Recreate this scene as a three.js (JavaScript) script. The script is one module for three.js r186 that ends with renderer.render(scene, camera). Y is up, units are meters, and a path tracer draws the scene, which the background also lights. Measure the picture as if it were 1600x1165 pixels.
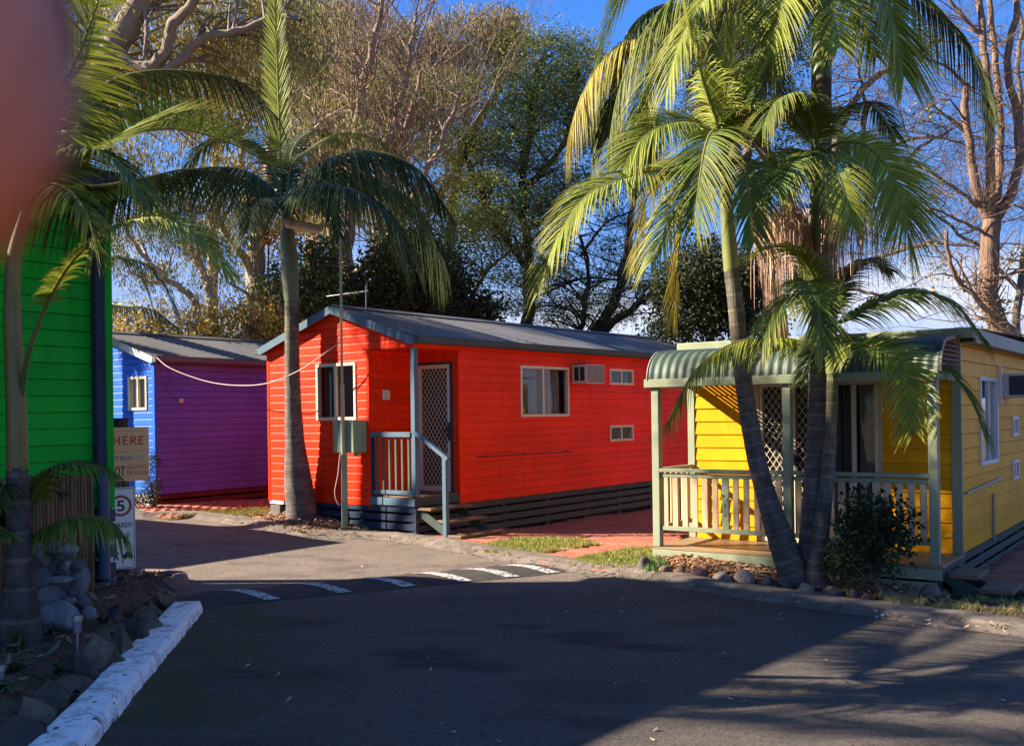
import * as THREE from 'three';
import { ImprovedNoise } from 'three/addons/math/ImprovedNoise.js';
import * as BufferGeometryUtils from 'three/addons/utils/BufferGeometryUtils.js';

// ---------------------------------------------------------------- camera, sky, sun, exposure
const scene = new THREE.Scene();
const EYE = 1.75, FPX = 1600, HOR = 647.2, ROLL = 0.014;      // eye height, focal length and horizon row on a 1600 x 1165 picture, roll
const camera = new THREE.PerspectiveCamera(2 * Math.atan(582.5 / FPX) * 180 / Math.PI, 1600 / 1165, 0.01, 900);
camera.position.set(0, EYE, 0);
camera.rotation.set(0, 0, -ROLL);
camera.setViewOffset(1600, 1165, 0, -(HOR - 582.5), 1600, 1165);
camera.updateProjectionMatrix();
camera.focus = 12; camera.userData.fStop = 27;                    // a phone's small aperture: only what nearly touches the lens blurs
const renderer = new THREE.WebGLRenderer({ antialias: true });
renderer.toneMapping = THREE.LinearToneMapping;
renderer.toneMappingExposure = 3.8;
renderer.shadowMap.enabled = true;

function rngOf(seed) { let a = seed >>> 0; return () => { a = (a + 0x6D2B79F5) | 0; let t = Math.imul(a ^ (a >>> 15), 1 | a); t = (t + Math.imul(t ^ (t >>> 7), 61 | t)) ^ t; return ((t ^ (t >>> 14)) >>> 0) / 4294967296; }; }
const noise3 = new ImprovedNoise();
const N3 = (x, y, z = 0) => noise3.noise(x, y, z);
const fbm = (x, y, z = 0, o = 4) => { let s = 0, a = 0.5, f = 1; for (let i = 0; i < o; i++) { s += a * N3(x * f, y * f, z + i * 7.3); a *= 0.5; f *= 2.03; } return s; };
const clamp = (x, a = 0, b = 1) => Math.min(b, Math.max(a, x));
const smooth = (a, b, x) => { const t = clamp((x - a) / (b - a)); return t * t * (3 - 2 * t); };
const mix = (a, b, t) => a + (b - a) * t;

const ELEV = 30.5 * Math.PI / 180, SUN = new THREE.Vector3(-0.998 * Math.cos(ELEV), Math.sin(ELEV), -0.055 * Math.cos(ELEV)).normalize();
{ // clear winter sky with a bank of thin white cloud low down
  const W = 1024, H = 512, data = new Float32Array(W * H * 4);
  const stops = [[-90, .16, .15, .14], [-2, .20, .20, .20], [0, .36, .40, .50], [4, .26, .33, .49], [9, .088, .20, .47], [16, .046, .160, .46], [24, .034, .124, .40], [45, .036, .102, .30], [90, .042, .095, .24]];
  for (let j = 0; j < H; j++) {
    const el = (j + 0.5) / H * 180 - 90;
    let k = 0; while (k < stops.length - 2 && el > stops[k + 1][0]) k++;
    const A = stops[k], B = stops[k + 1], t = clamp((el - A[0]) / (B[0] - A[0]));
    for (let i = 0; i < W; i++) {
      const az = (i + 0.5) / W * Math.PI * 2, ce = Math.cos(el * Math.PI / 180);
      const x = Math.cos(az) * ce, z = Math.sin(az) * ce, y = Math.sin(el * Math.PI / 180);
      const cl = smooth(-0.02, 0.28, fbm(x * 3.2, y * 14, z * 3.2, 5)) * smooth(-1, 2.5, el) * (1 - smooth(5, 12, el)) * 0.85;
      const o = (j * W + i) * 4;
      const K = .62; data[o] = K * mix(mix(A[1], B[1], t), .43, cl); data[o + 1] = K * mix(mix(A[2], B[2], t), .45, cl); data[o + 2] = K * mix(mix(A[3], B[3], t), .52, cl); data[o + 3] = 1;
    }
  }
  const sky = new THREE.DataTexture(data, W, H, THREE.RGBAFormat, THREE.FloatType);
  sky.mapping = THREE.EquirectangularReflectionMapping; sky.magFilter = THREE.LinearFilter; sky.minFilter = THREE.LinearFilter; sky.needsUpdate = true;
  scene.background = sky; scene.environment = sky;
  scene.backgroundIntensity = 1; scene.environmentIntensity = 1;
}
const sun = new THREE.DirectionalLight(new THREE.Color().setRGB(1, 0.87, 0.70), 5);
sun.position.copy(SUN).multiplyScalar(80).add(new THREE.Vector3(0, 0, -14)); sun.target.position.set(0, 0, -14);
sun.castShadow = true; sun.shadow.mapSize.set(4096, 4096); sun.shadow.bias = -0.0005;
Object.assign(sun.shadow.camera, { left: -45, right: 45, top: 40, bottom: -40, near: 1, far: 200 });
scene.add(sun, sun.target);

// ---------------------------------------------------------------- from picture to place
const CR = Math.cos(ROLL), SR = Math.sin(ROLL);
const V3 = (x, y, z) => new THREE.Vector3(x, y, z);
function px(u, v, d) { const a = (u - 800) / FPX, b = (HOR - v) / FPX; return V3((a * CR + b * SR) * d, EYE + (-a * SR + b * CR) * d, -d); }
// height of the ground (gentle falls and rises); anchors are x, distance, height
const ANCH = [[-1.4, 14.7, -0.01], [0.6, 17.2, -0.14], [2.9, 19.9, -0.17], [1.5, 11.9, 0.05], [4.1, 9.9, -0.09], [5.5, 9, -0.1], [6, 12, -0.1], [-6.3, 18.1, 0.21], [-4.1, 16.2, 0.1], [-5.6, 16.4, 0.1], [0, 5, 0], [5, 5, -0.04], [-5, 6, 0], [-3, 10.5, 0], [0, 10.8, 0], [-2, 12.6, 0.0], [-12, 24, 0.2], [10, 24, -0.15], [0, 0, 0], [0, 30, -0.1], [-9, 13, 0.05], [14, 10, -0.1]];
function gy(x, z) { const d = -z; let s = 0, w = 0; for (const a of ANCH) { const q = (x - a[0]) ** 2 + (d - a[1]) ** 2 + 0.15, k = 1 / (q * Math.sqrt(q)); s += k * a[2]; w += k; } return s / w; }
function pg(u, v, lift = 0) { // the point of the ground seen at a pixel
  const r = px(u, v, 1).sub(V3(0, EYE, 0)); let d = 10;
  for (let i = 0; i < 24; i++) d = (gy(r.x * d, -d) + lift - EYE) / r.y;
  return V3(r.x * d, EYE + r.y * d, -d);
}

// ---------------------------------------------------------------- naming
const used = {};
function numbered(name) { const n = used[name] = (used[name] ?? -1) + 1; return n ? name + '_' + String(n).padStart(3, '0') : name; }
function tag(o, label, category, group) { o.userData.label = label; o.userData.category = category; if (group) o.userData.group = group; return o; }
function thing(name, label, category, pos, turn = 0, group) { const g = new THREE.Group(); g.name = numbered(name); g.position.copy(pos); g.rotation.y = turn; scene.add(g); return tag(g, label, category, group); }
function shadows(m) { m.castShadow = m.receiveShadow = true; return m; }

// ---------------------------------------------------------------- mesh builder
class MB {
  constructor() { this.p = []; this.n = []; this.u = []; this.c = []; this.col = [1, 1, 1]; this.hasCol = false; }
  color(r, g, b) { this.col = [r, g ?? r, b ?? r]; this.hasCol = true; return this; }
  vert(p, n, u, v, c = this.col) { this.p.push(p.x, p.y, p.z); this.n.push(n.x, n.y, n.z); this.u.push(u, v); this.c.push(c[0], c[1], c[2]); }
  static uvOf(p, n) { const ax = Math.abs(n.x), ay = Math.abs(n.y), az = Math.abs(n.z); return ay >= ax && ay >= az ? [p.x, p.z] : ax > az ? [p.z, p.y] : [p.x, p.y]; }
  tri(a, b, c, hint, uv) {
    const n = V3().crossVectors(b.clone().sub(a), c.clone().sub(a)); if (n.lengthSq() < 1e-14) return this; n.normalize();
    let P = [a, b, c], U = uv; if (hint && n.dot(hint) < 0) { P = [a, c, b]; n.negate(); if (U) U = [uv[0], uv[2], uv[1]]; }
    P.forEach((q, i) => { const w = U ? U[i] : MB.uvOf(q, n); this.vert(q, n, w[0], w[1]); }); return this;
  }
  quad(a, b, c, d, hint, uv) { this.tri(a, b, c, hint, uv && [uv[0], uv[1], uv[2]]); return this.tri(a, c, d, hint, uv && [uv[0], uv[2], uv[3]]); }
  box8(P) { // P(i,j,k) corner function for i,j,k in 0..1
    const mid = V3(0, 0, 0); for (let i = 0; i < 8; i++) mid.add(P(i & 1, (i >> 1) & 1, i >> 2)); mid.multiplyScalar(1 / 8);
    const f = (a, b, c, d) => this.quad(a, b, c, d, a.clone().add(b).add(c).add(d).multiplyScalar(.25).sub(mid));
    for (const k of [0, 1]) { f(P(0, 0, k), P(1, 0, k), P(1, 1, k), P(0, 1, k)); f(P(0, k, 0), P(1, k, 0), P(1, k, 1), P(0, k, 1)); f(P(k, 0, 0), P(k, 1, 0), P(k, 1, 1), P(k, 0, 1)); }
    return this;
  }
  box(x0, x1, y0, y1, z0, z1, ch = 0.004) { // box with small chamfers
    const w = Math.min(Math.abs(x1 - x0), Math.abs(y1 - y0), Math.abs(z1 - z0)); ch = Math.min(ch, w * .25);
    if (ch < 0.0015) return this.box8((i, j, k) => V3(i ? x1 : x0, j ? y1 : y0, k ? z1 : z0));
    return this.chamfer(V3((x0 + x1) / 2, (y0 + y1) / 2, (z0 + z1) / 2), [V3(1, 0, 0), V3(0, 1, 0), V3(0, 0, 1)], [Math.abs(x1 - x0) / 2, Math.abs(y1 - y0) / 2, Math.abs(z1 - z0) / 2], ch);
  }
  chamfer(m, ax, h, ch) {
    const P = (s, w) => { const q = m.clone(); for (let i = 0; i < 3; i++) q.addScaledVector(ax[i], s[i] * (h[i] - (w === i ? 0 : ch))); return q; }; // point that lies on face w
    const S = [-1, 1];
    for (let w = 0; w < 3; w++) for (const s of S) { const a = (w + 1) % 3, b = (w + 2) % 3, c = (p, q) => { const v = [0, 0, 0]; v[w] = s; v[a] = p; v[b] = q; return P(v, w); }; this.quad(c(-1, -1), c(1, -1), c(1, 1), c(-1, 1), ax[w].clone().multiplyScalar(s)); }
    for (let w = 0; w < 3; w++) { const a = (w + 1) % 3, b = (w + 2) % 3; for (const s of S) for (const t of S) { const v = k => { const r = [0, 0, 0]; r[w] = k; r[a] = s; r[b] = t; return r; }; this.quad(P(v(-1), a), P(v(1), a), P(v(1), b), P(v(-1), b), ax[a].clone().multiplyScalar(s).addScaledVector(ax[b], t)); } }
    for (const i of S) for (const j of S) for (const k of S) this.tri(P([i, j, k], 0), P([i, j, k], 1), P([i, j, k], 2), V3().addScaledVector(ax[0], i).addScaledVector(ax[1], j).addScaledVector(ax[2], k));
    return this;
  }
  beam(A, B, w, h, up = V3(0, 1, 0), ch = 0.004) { // bar from A to B, w across, h along up
    const d = B.clone().sub(A), L = d.length(); d.normalize(); const s = V3().crossVectors(d, up).normalize(), u = V3().crossVectors(s, d).normalize();
    return this.chamfer(A.clone().add(B).multiplyScalar(.5), [d, u, s], [L / 2, h / 2, w / 2], Math.min(ch, w * .3, h * .3));
  }
  tube(pts, rad, sides = 8, o = {}) {
    const n = pts.length, T = pts.map((p, i) => pts[Math.min(n - 1, i + 1)].clone().sub(pts[Math.max(0, i - 1)]).normalize());
    let s = Math.abs(T[0].y) > .9 ? V3(1, 0, 0) : V3(0, 1, 0); s = V3().crossVectors(T[0], s).normalize();
    const R = i => (typeof rad === 'number' ? rad : rad[i]), rings = []; let len = 0;
    for (let i = 0; i < n; i++) {
      s.addScaledVector(T[i], -s.dot(T[i])).normalize(); const b = V3().crossVectors(T[i], s);
      if (i) len += pts[i].distanceTo(pts[i - 1]);
      const ring = []; for (let k = 0; k <= sides; k++) { const a = k / sides * Math.PI * 2, nn = s.clone().multiplyScalar(Math.cos(a)).addScaledVector(b, Math.sin(a)); let r = R(i); if (o.rough) r *= 1 + o.rough * N3(nn.x * 2 + 5, len * (o.rf ?? 3), nn.z * 2); ring.push({ p: pts[i].clone().addScaledVector(nn, r), n: nn, u: a * (o.ur ?? Math.max(R(0), 0.02)), v: len, c: o.col ? o.col(i / (n - 1), len, a) : this.col }); }
      rings.push(ring);
    }
    if (o.col) this.hasCol = true;
    const put = q => this.vert(q.p, q.n, q.u, q.v, q.c);
    for (let i = 0; i < n - 1; i++) for (let k = 0; k < sides; k++) { const a = rings[i][k], b = rings[i][k + 1], c = rings[i + 1][k + 1], d = rings[i + 1][k]; put(a); put(b); put(c); put(a); put(c); put(d); }
    if (o.cap) for (const e of [0, n - 1]) { const r = rings[e], m = pts[e], h = T[e].clone().multiplyScalar(e ? 1 : -1); for (let k = 0; k < sides; k++) this.tri(m, r[k].p, r[k + 1].p, h); }
    return this;
  }
  geometry() {
    const g = new THREE.BufferGeometry();
    g.setAttribute('position', new THREE.Float32BufferAttribute(this.p, 3)); g.setAttribute('normal', new THREE.Float32BufferAttribute(this.n, 3)); g.setAttribute('uv', new THREE.Float32BufferAttribute(this.u, 2));
    if (this.hasCol) g.setAttribute('color', new THREE.Float32BufferAttribute(this.c, 3));
    return g;
  }
  build(name, mat, parent, stuff) {
    const g = this.geometry(); let m = mat; if (this.hasCol && !mat.vertexColors) m = withCol(mat);
    const o = shadows(new THREE.Mesh(g, m)); o.name = parent === scene ? numbered(name) : name; if (stuff) o.userData.kind = 'stuff'; parent.add(o); return o;
  }
}
const colVariants = new Map();
function withCol(m) { if (!colVariants.has(m)) { const c = m.clone(); c.vertexColors = true; colVariants.set(m, c); } return colVariants.get(m); }
const polyline = (pts, n) => new THREE.CatmullRomCurve3(pts, false, 'centripetal').getPoints(n);

// ---------------------------------------------------------------- textures and materials
function tex(size, fn, metres, srgb = false) { // fn(u, v) in 0..1, tiles when fn does; returns [r, g, b] linear or one number
  const d = new Uint8Array(size * size * 4);
  for (let j = 0; j < size; j++) for (let i = 0; i < size; i++) { const r = fn(i / size, j / size), o = (j * size + i) * 4, a = typeof r === 'number' ? [r, r, r] : r; for (let k = 0; k < 3; k++) { let q = clamp(a[k]); if (srgb) q = q <= .0031308 ? q * 12.92 : 1.055 * q ** (1 / 2.4) - .055; d[o + k] = Math.round(q * 255); } d[o + 3] = 255; }
  const t = new THREE.DataTexture(d, size, size); t.wrapS = t.wrapT = THREE.RepeatWrapping; t.magFilter = THREE.LinearFilter; t.minFilter = THREE.LinearMipmapLinearFilter; t.generateMipmaps = true;
  if (srgb) t.colorSpace = THREE.SRGBColorSpace; const m = Array.isArray(metres) ? metres : [metres, metres]; t.repeat.set(1 / m[0], 1 / m[1]); t.needsUpdate = true; return t;
}
const tileN = (u, v, f, z = 0, fv = f) => { // tiling noise: circle coordinates
  const a = u * Math.PI * 2, b = v * Math.PI * 2, r = f / 6.2832, q = fv / 6.2832; return N3(Math.cos(a) * r + 11.3 + z, Math.sin(a) * r + Math.cos(b) * q * 1.31 + 4.7, Math.sin(b) * q + z * 1.7); };
const hashN = (i, j, k = 0) => { let h = (i * 374761393 + j * 668265263 + k * 974711) | 0; h = Math.imul(h ^ (h >>> 13), 1274126177); return ((h ^ (h >>> 16)) >>> 0) / 4294967296; };
const T_mottle = tex(512, (u, v) => .87 + .12 * tileN(u, v, 3) + .09 * tileN(u, v, 14, 3, 4) + .15 * tileN(u, v, 30, 6, 3) * Math.max(0, tileN(u, v, 4, 9)) * 2 + .05 * (hashN(u * 512, v * 512) - .5), [2.3, 1.9], true);
const T_grain = tex(256, (u, v) => .5 + .3 * tileN(u, v, 5, 1, 90) + .2 * tileN(u, v, 9, 5, 40), [1.6, .5]);
const T_woodmap = tex(256, (u, v) => .78 + .2 * tileN(u, v, 4, 1, 60) + .18 * tileN(u, v, 3, 5, 14), [1.4, .6], true);
const T_bark = tex(256, (u, v) => .7 + .3 * tileN(u, v, 16, 2, 5) + .2 * tileN(u, v, 40, 4, 16), [.6, 1.6], true);
const T_barkB = tex(256, (u, v) => .5 + .5 * tileN(u, v, 26, 2, 6) + .3 * tileN(u, v, 50, 4, 20), [.6, 1.6]);
const T_speck = tex(256, (u, v) => .5 + .5 * tileN(u, v, 60, 1) + .35 * (hashN(u * 256, v * 256, 3) - .5), .35);
const T_rock = tex(256, (u, v) => .72 + .32 * tileN(u, v, 5, 2) + .25 * tileN(u, v, 17, 4) + .14 * (hashN(u * 256, v * 256, 5) - .5), .7, true);
const T_rockB = tex(256, (u, v) => .5 + .5 * tileN(u, v, 8, 2) + .4 * tileN(u, v, 30, 4), .5);
const C = (r, g, b) => new THREE.Color().setRGB(r, g, b);
const std = (color, o = {}) => new THREE.MeshStandardMaterial({ color, roughness: .6, side: THREE.DoubleSide, ...o });
const phys = (color, o = {}) => new THREE.MeshPhysicalMaterial({ color, roughness: .6, side: THREE.DoubleSide, ...o });
const paint = (r, g, b, rough = .42) => phys(C(r, g, b), { roughness: Math.max(.5, rough), specularIntensity: .2, map: T_mottle, bumpMap: T_grain, bumpScale: .0012 });
const M = {
  red: paint(.96, .037, .003, .38), blue: paint(.03, .15, .74, .4), purple: paint(.125, .10, .44, .4), yellow: paint(.86, .365, .006, .45), green: paint(.010, .43, .030, .45),
  slate: paint(.115, .175, .23, .5), darkslate: paint(.075, .092, .085, .55), navy: paint(.035, .05, .085, .5), maroon: paint(.10, .026, .024, .55),
  olive: paint(.12, .125, .095, .5), sage: paint(.31, .345, .225, .5), pine: paint(.035, .075, .055, .5), awning: std(C(.055, .088, .064), { roughness: .6, map: T_mottle }), cream: paint(.70, .49, .29, .5), beige: paint(.55, .43, .27, .5), white: paint(.72, .7, .66, .5),
  boxgreen: paint(.27, .34, .22, .45), timber: std(C(.20, .115, .055), { roughness: .7, map: T_woodmap, bumpMap: T_grain, bumpScale: .002 }), decktimber: std(C(.30, .20, .10), { roughness: .5, map: T_woodmap, bumpMap: T_grain, bumpScale: .002 }),
  roof: std(C(.16, .155, .155), { roughness: .55, metalness: .2, map: T_mottle }), roofdark: std(C(.08, .09, .10), { roughness: .5, metalness: .2, map: T_mottle }), fasciagrey: paint(.36, .33, .29, .5),
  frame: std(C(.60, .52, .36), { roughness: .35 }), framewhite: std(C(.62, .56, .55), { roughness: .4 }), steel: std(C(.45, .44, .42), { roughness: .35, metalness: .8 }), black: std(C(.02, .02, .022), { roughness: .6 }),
  glass: phys(C(.82, .86, .88), { transmission: 1, thickness: 0, roughness: .02, ior: 1.5 }), curtain: std(C(.20, .185, .155), { roughness: .95 }), curtaindark: std(C(.06, .055, .05), { roughness: .95 }), room: std(C(.05, .045, .04), { roughness: 1 }),
  concrete: std(C(.20, .165, .135), { roughness: .9, map: T_rock, bumpMap: T_speck, bumpScale: .006 }), whitekerb: std(C(.95, .88, .84), { roughness: .75, bumpMap: T_rockB, bumpScale: .012 }),
  rope: std(C(.45, .33, .29), { roughness: .8 }), plasticgrey: std(C(.42, .40, .38), { roughness: .5 }),
};
// ---------------------------------------------------------------- the setting: ground, road, kerbs, paving, beds
const inPoly = (P, x, z) => { let c = false; for (let i = 0, j = P.length - 1; i < P.length; j = i++) if ((P[i].z > z) !== (P[j].z > z) && x < (P[j].x - P[i].x) * (z - P[i].z) / (P[j].z - P[i].z) + P[i].x) c = !c; return c; };
const dseg = (p, a, b) => { const dx = b.x - a.x, dz = b.z - a.z, t = clamp(((p.x - a.x) * dx + (p.z - a.z) * dz) / (dx * dx + dz * dz)); return Math.hypot(p.x - a.x - t * dx, p.z - a.z - t * dz); };
const dline = (p, L) => { let m = 1e9; for (let i = 0; i < L.length - 1; i++) m = Math.min(m, dseg(p, L[i], L[i + 1])); return m; };
const ppoly = (...uv) => uv.map(a => pg(a[0], a[1]));
{ // ground to the horizon
  const ax = []; for (let x = -14; x <= 14.01; x += .5) ax.push(x); for (const e of [17, 22, 30, 45, 80, 160, 420]) { ax.push(e); ax.unshift(-e); }
  const az = []; for (let d = -4; d <= 30.01; d += .5) az.push(-d); for (const e of [34, 40, 50, 70, 120, 240, 460]) az.push(-e); for (const e of [10, 30, 120, 400]) az.unshift(e);
  const p = [], idx = [], uv = [];
  for (const z of az) for (const x of ax) { p.push(x, gy(x, z) - .03, z); uv.push(x, z); }
  const w = ax.length; for (let j = 0; j < az.length - 1; j++) for (let i = 0; i < w - 1; i++) { const a = j * w + i; idx.push(a, a + 1, a + w + 1, a, a + w + 1, a + w); }
  const g = new THREE.BufferGeometry(); g.setAttribute('position', new THREE.Float32BufferAttribute(p, 3)); g.setAttribute('uv', new THREE.Float32BufferAttribute(uv, 2)); g.setIndex(idx); g.computeVertexNormals();
  const t = tex(512, (u, v) => { const a = .5 + .5 * tileN(u, v, 10) + .3 * tileN(u, v, 40, 3) + .2 * (hashN(u * 512, v * 512, 9) - .5); return [mix(.09, .13, a), mix(.085, .10, a), mix(.04, .06, a)]; }, 6, true);
  const m = shadows(new THREE.Mesh(g, std(C(1, 1, 1), { map: t, roughness: 1 }))); m.name = 'ground'; m.userData.kind = 'structure'; scene.add(m);
}
const KERB = [[1900, 1046], [1600, 996], [1470, 978], [1350, 962], [1200, 941], [1080, 923], [1000, 907], [940, 899], [880, 892], [800, 879], [740, 868], [700, 861], [640, 850], [580, 843], [530, 841], [480, 839], [430, 833], [395, 826], [370, 821], [330, 815], [270, 808], [214, 803], [100, 793], [-100, 778], [-400, 760]].map(a => pg(a[0], a[1]));
const KLINE = polyline(KERB, 170);
const WK0 = pg(296, 951), WK1 = pg(104, 1165), WKD = WK1.clone().sub(WK0).setY(0).normalize(); // white kerb, far end and where it leaves the picture
{ // asphalt road: one sheet that follows the ground, ends under the kerbs and beds
  const X0 = -12, X1 = 12, D0 = -3, D1 = 24, poly = [...KERB, V3(-14, 0, -20), V3(-14, 0, 4), V3(14, 0, 4), V3(14, 0, -6)];
  const S = 1536, data = new Uint8Array(S * S * 4), TX0 = -6.5, TX1 = 8.5, TD0 = 3.5, TD1 = 18.5;
  for (let j = 0; j < S; j++) for (let i = 0; i < S; i++) {
    const x = mix(TX0, TX1, i / S), d = mix(TD0, TD1, j / S);
    const big = fbm(x * .45, d * .45, 1, 3), mid = fbm(x * 2.1, d * 2.1, 5, 3), h = hashN(i, j, 1), h2 = hashN(i >> 1, j >> 1, 2);
    let a = .090 + .022 * big + .02 * mid + .055 * (h - .5) + .05 * (h2 - .5);
    a *= mix(.68, 1.42, smooth(9.6, 11.4, d + .5 * -x * .25)) * 1.0;                      // shaded near stretch painted darker, sunlit stretch past the hump lighter
    if (h > .997) a += .035; if (h < .02) a -= .03;
    const stain = smooth(.08, .34, fbm(x * .8 + 3, d * 1.6, 9, 4)) * (1 - smooth(.4, 2.2, Math.hypot((x + .6) * .7, d - 7.2) - .5)); a *= 1 - .7 * stain; a *= 1 - .30 * smooth(.05, .3, fbm(x * 1.1 + 7, d * 1.9, 14, 4));
    const crack = Math.abs(fbm(x * .55 + 9, d * .55, 3, 4)); if (crack < .004 && fbm(x * .3, d * .3, 30) > .05) a *= .6;
    let r = a * 1.22, g = a * .96, b = a * .76;
    const sideD = (x - WK0.x) * -WKD.z * 1 + (-d - WK0.z) * WKD.x, s = Math.abs(sideD);      // moss along the white kerb
    const moss = smooth(-.12, .22, fbm(x * 1.7, d * 1.7, 21, 4) + .8 * fbm(x * 9, d * 9, 4, 2) + .22 * (1 - s / 1.1)) * (1 - smooth(.6, 1.9, s)) * (d < 9.5 ? 1 : 0);
    r = mix(r, .036, moss * .85); g = mix(g, .048, moss * .85); b = mix(b, .010, moss * .85);
    const o = (j * S + i) * 4, e = q => { q = clamp(q, .004, 1); return Math.round(255 * (1.055 * q ** (1 / 2.4) - .055)); };
    data[o] = e(r); data[o + 1] = e(g); data[o + 2] = e(b); data[o + 3] = 255;
  }
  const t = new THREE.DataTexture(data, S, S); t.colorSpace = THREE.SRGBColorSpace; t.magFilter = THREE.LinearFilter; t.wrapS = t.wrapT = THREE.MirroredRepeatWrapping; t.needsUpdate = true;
  const bt = T_speck.clone(); bt.repeat.set(15 / .35, 15 / .35); bt.needsUpdate = true;
  const p = [], uv = [], step = .15;
  const ok = (x, d) => inPoly(poly, x, -d);
  const put = (x, d) => { p.push(x, gy(x, -d), -d); uv.push((x - TX0) / (TX1 - TX0), (d - TD0) / (TD1 - TD0)); };
  for (let x = X0; x < X1; x += step) for (let d = D0; d < D1; d += step) { if (!ok(x + step / 2, d + step / 2) && dline(V3(x + step / 2, 0, -d - step / 2), KLINE) > .16) continue; put(x, d); put(x + step, d); put(x + step, d + step); put(x, d); put(x + step, d + step); put(x, d + step); }
  let g = new THREE.BufferGeometry(); g.setAttribute('position', new THREE.Float32BufferAttribute(p, 3)); g.setAttribute('uv', new THREE.Float32BufferAttribute(uv, 2)); g = BufferGeometryUtils.mergeVertices(g); g.computeVertexNormals();
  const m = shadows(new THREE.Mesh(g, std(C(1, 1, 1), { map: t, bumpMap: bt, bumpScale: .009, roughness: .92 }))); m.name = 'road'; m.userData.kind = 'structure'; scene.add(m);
}
{ // worn concrete kerb along the cabins' side of the road
  const b = new MB(), prof = [[-.02, .003], [.06, .012], [.14, .045], [.22, .075], [.34, .082], [.42, .075], [.44, .02]], rows = [];
  KLINE.forEach((q, i) => {
    const a = KLINE[Math.max(0, i - 1)], c = KLINE[Math.min(KLINE.length - 1, i + 1)], t = c.clone().sub(a).setY(0).normalize(), n = V3(-t.z, 0, t.x); if (n.z > 0) n.negate();
    rows.push(prof.map(([o, h], k) => { const w = k ? .03 * N3(q.x * 1.3, q.z * 1.3, k) + .012 * N3(q.x * 7, q.z * 7, k) : .05 * N3(q.x * 2, q.z * 2, 1); const x = q.x + n.x * (o + w), z = q.z + n.z * (o + w); return V3(x, gy(q.x, q.z) + h + (k > 1 ? .012 * N3(x * 5, z * 5, 2) : 0), z); }));
  });
  for (let i = 0; i < rows.length - 1; i++) for (let k = 0; k < prof.length - 1; k++) { const t = .75 + .4 * hashN(i >> 2, k, 4); b.color(t, t * .97, t * .93); b.quad(rows[i][k], rows[i + 1][k], rows[i + 1][k + 1], rows[i][k + 1], V3(0, 1, 0)); }
  const g = BufferGeometryUtils.toCreasedNormals(b.geometry(), .6), m = shadows(new THREE.Mesh(g, withCol(M.concrete))); m.name = 'kerb'; m.userData.kind = 'structure'; scene.add(m);
}
function sheet(name, poly, mat, lift, step = .12, bump = 0, kind = 'structure') { // a sheet over a polygon, its rim trimmed to the outline by snapping
  const b = new MB(); let x0 = 1e9, x1 = -1e9, z0 = 1e9, z1 = -1e9; for (const q of poly) { x0 = Math.min(x0, q.x); x1 = Math.max(x1, q.x); z0 = Math.min(z0, q.z); z1 = Math.max(z1, q.z); }
  const ring = [...poly, poly[0]], snap = (x, z) => { if (inPoly(poly, x, z)) return [x, z]; let best = null, m = 1e9; for (let i = 0; i < ring.length - 1; i++) { const a = ring[i], c = ring[i + 1], dx = c.x - a.x, dz = c.z - a.z, t = clamp(((x - a.x) * dx + (z - a.z) * dz) / (dx * dx + dz * dz)), X = a.x + t * dx, Z = a.z + t * dz, d = Math.hypot(X - x, Z - z); if (d < m) { m = d; best = [X, Z]; } } return best; };
  const H = typeof lift === 'function' ? lift : () => lift;
  const P = (x, z) => { const s = snap(x, z); return V3(s[0], gy(s[0], s[1]) + H(s[0], s[1]) + bump * fbm(s[0] * 4, s[1] * 4, 3), s[1]); };
  for (let x = x0; x < x1; x += step) for (let z = z0; z < z1; z += step) { if (!inPoly(poly, x + step / 2, z + step / 2)) continue; b.quad(P(x, z), P(x + step, z), P(x + step, z + step), P(x, z + step), V3(0, 1, 0)); }
  const g = BufferGeometryUtils.toCreasedNormals(b.geometry(), 1.2); g.attributes.uv.array.forEach((_, i) => { g.attributes.uv.array[i] = g.attributes.position.array[(i >> 1) * 3 + (i & 1 ? 2 : 0)]; });
  const m = shadows(new THREE.Mesh(g, mat)); m.name = name; m.userData.kind = kind; scene.add(m); return m;
}
// cabin frames: corner x, distance, turn (radians, about the vertical)
const RED = [-1.40, 14.75, .6555], YEL = [4.108, 9.88, .6142], PUR = [-6.31, 18.09, .6141], GRN = [-3.73, 9.5, .657];
const local = (f, x, y, z) => { const c = Math.cos(f[2]), s = Math.sin(f[2]); return V3(f[0] + x * c - z * s, y, -(f[1] - x * s - z * c)); };
const toLocal = (f, p) => { const c = Math.cos(f[2]), s = Math.sin(f[2]), dx = p.x - f[0], dd = -p.z - f[1]; return [dx * c - dd * s, -dx * s - dd * c]; };
const inCabin = (p, m = 0) => { const r = toLocal(RED, p), y = toLocal(YEL, p), u = toLocal(PUR, p); return (r[0] < -m && r[0] > -3.3 && r[1] < -m && r[1] > -9.6) || (y[0] < .05 - m && y[0] > -3.2 && y[1] < .05 - m && y[1] > -9) || (u[0] < -m && u[0] > -3.3 && u[1] < -m && u[1] > -9); };

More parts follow.
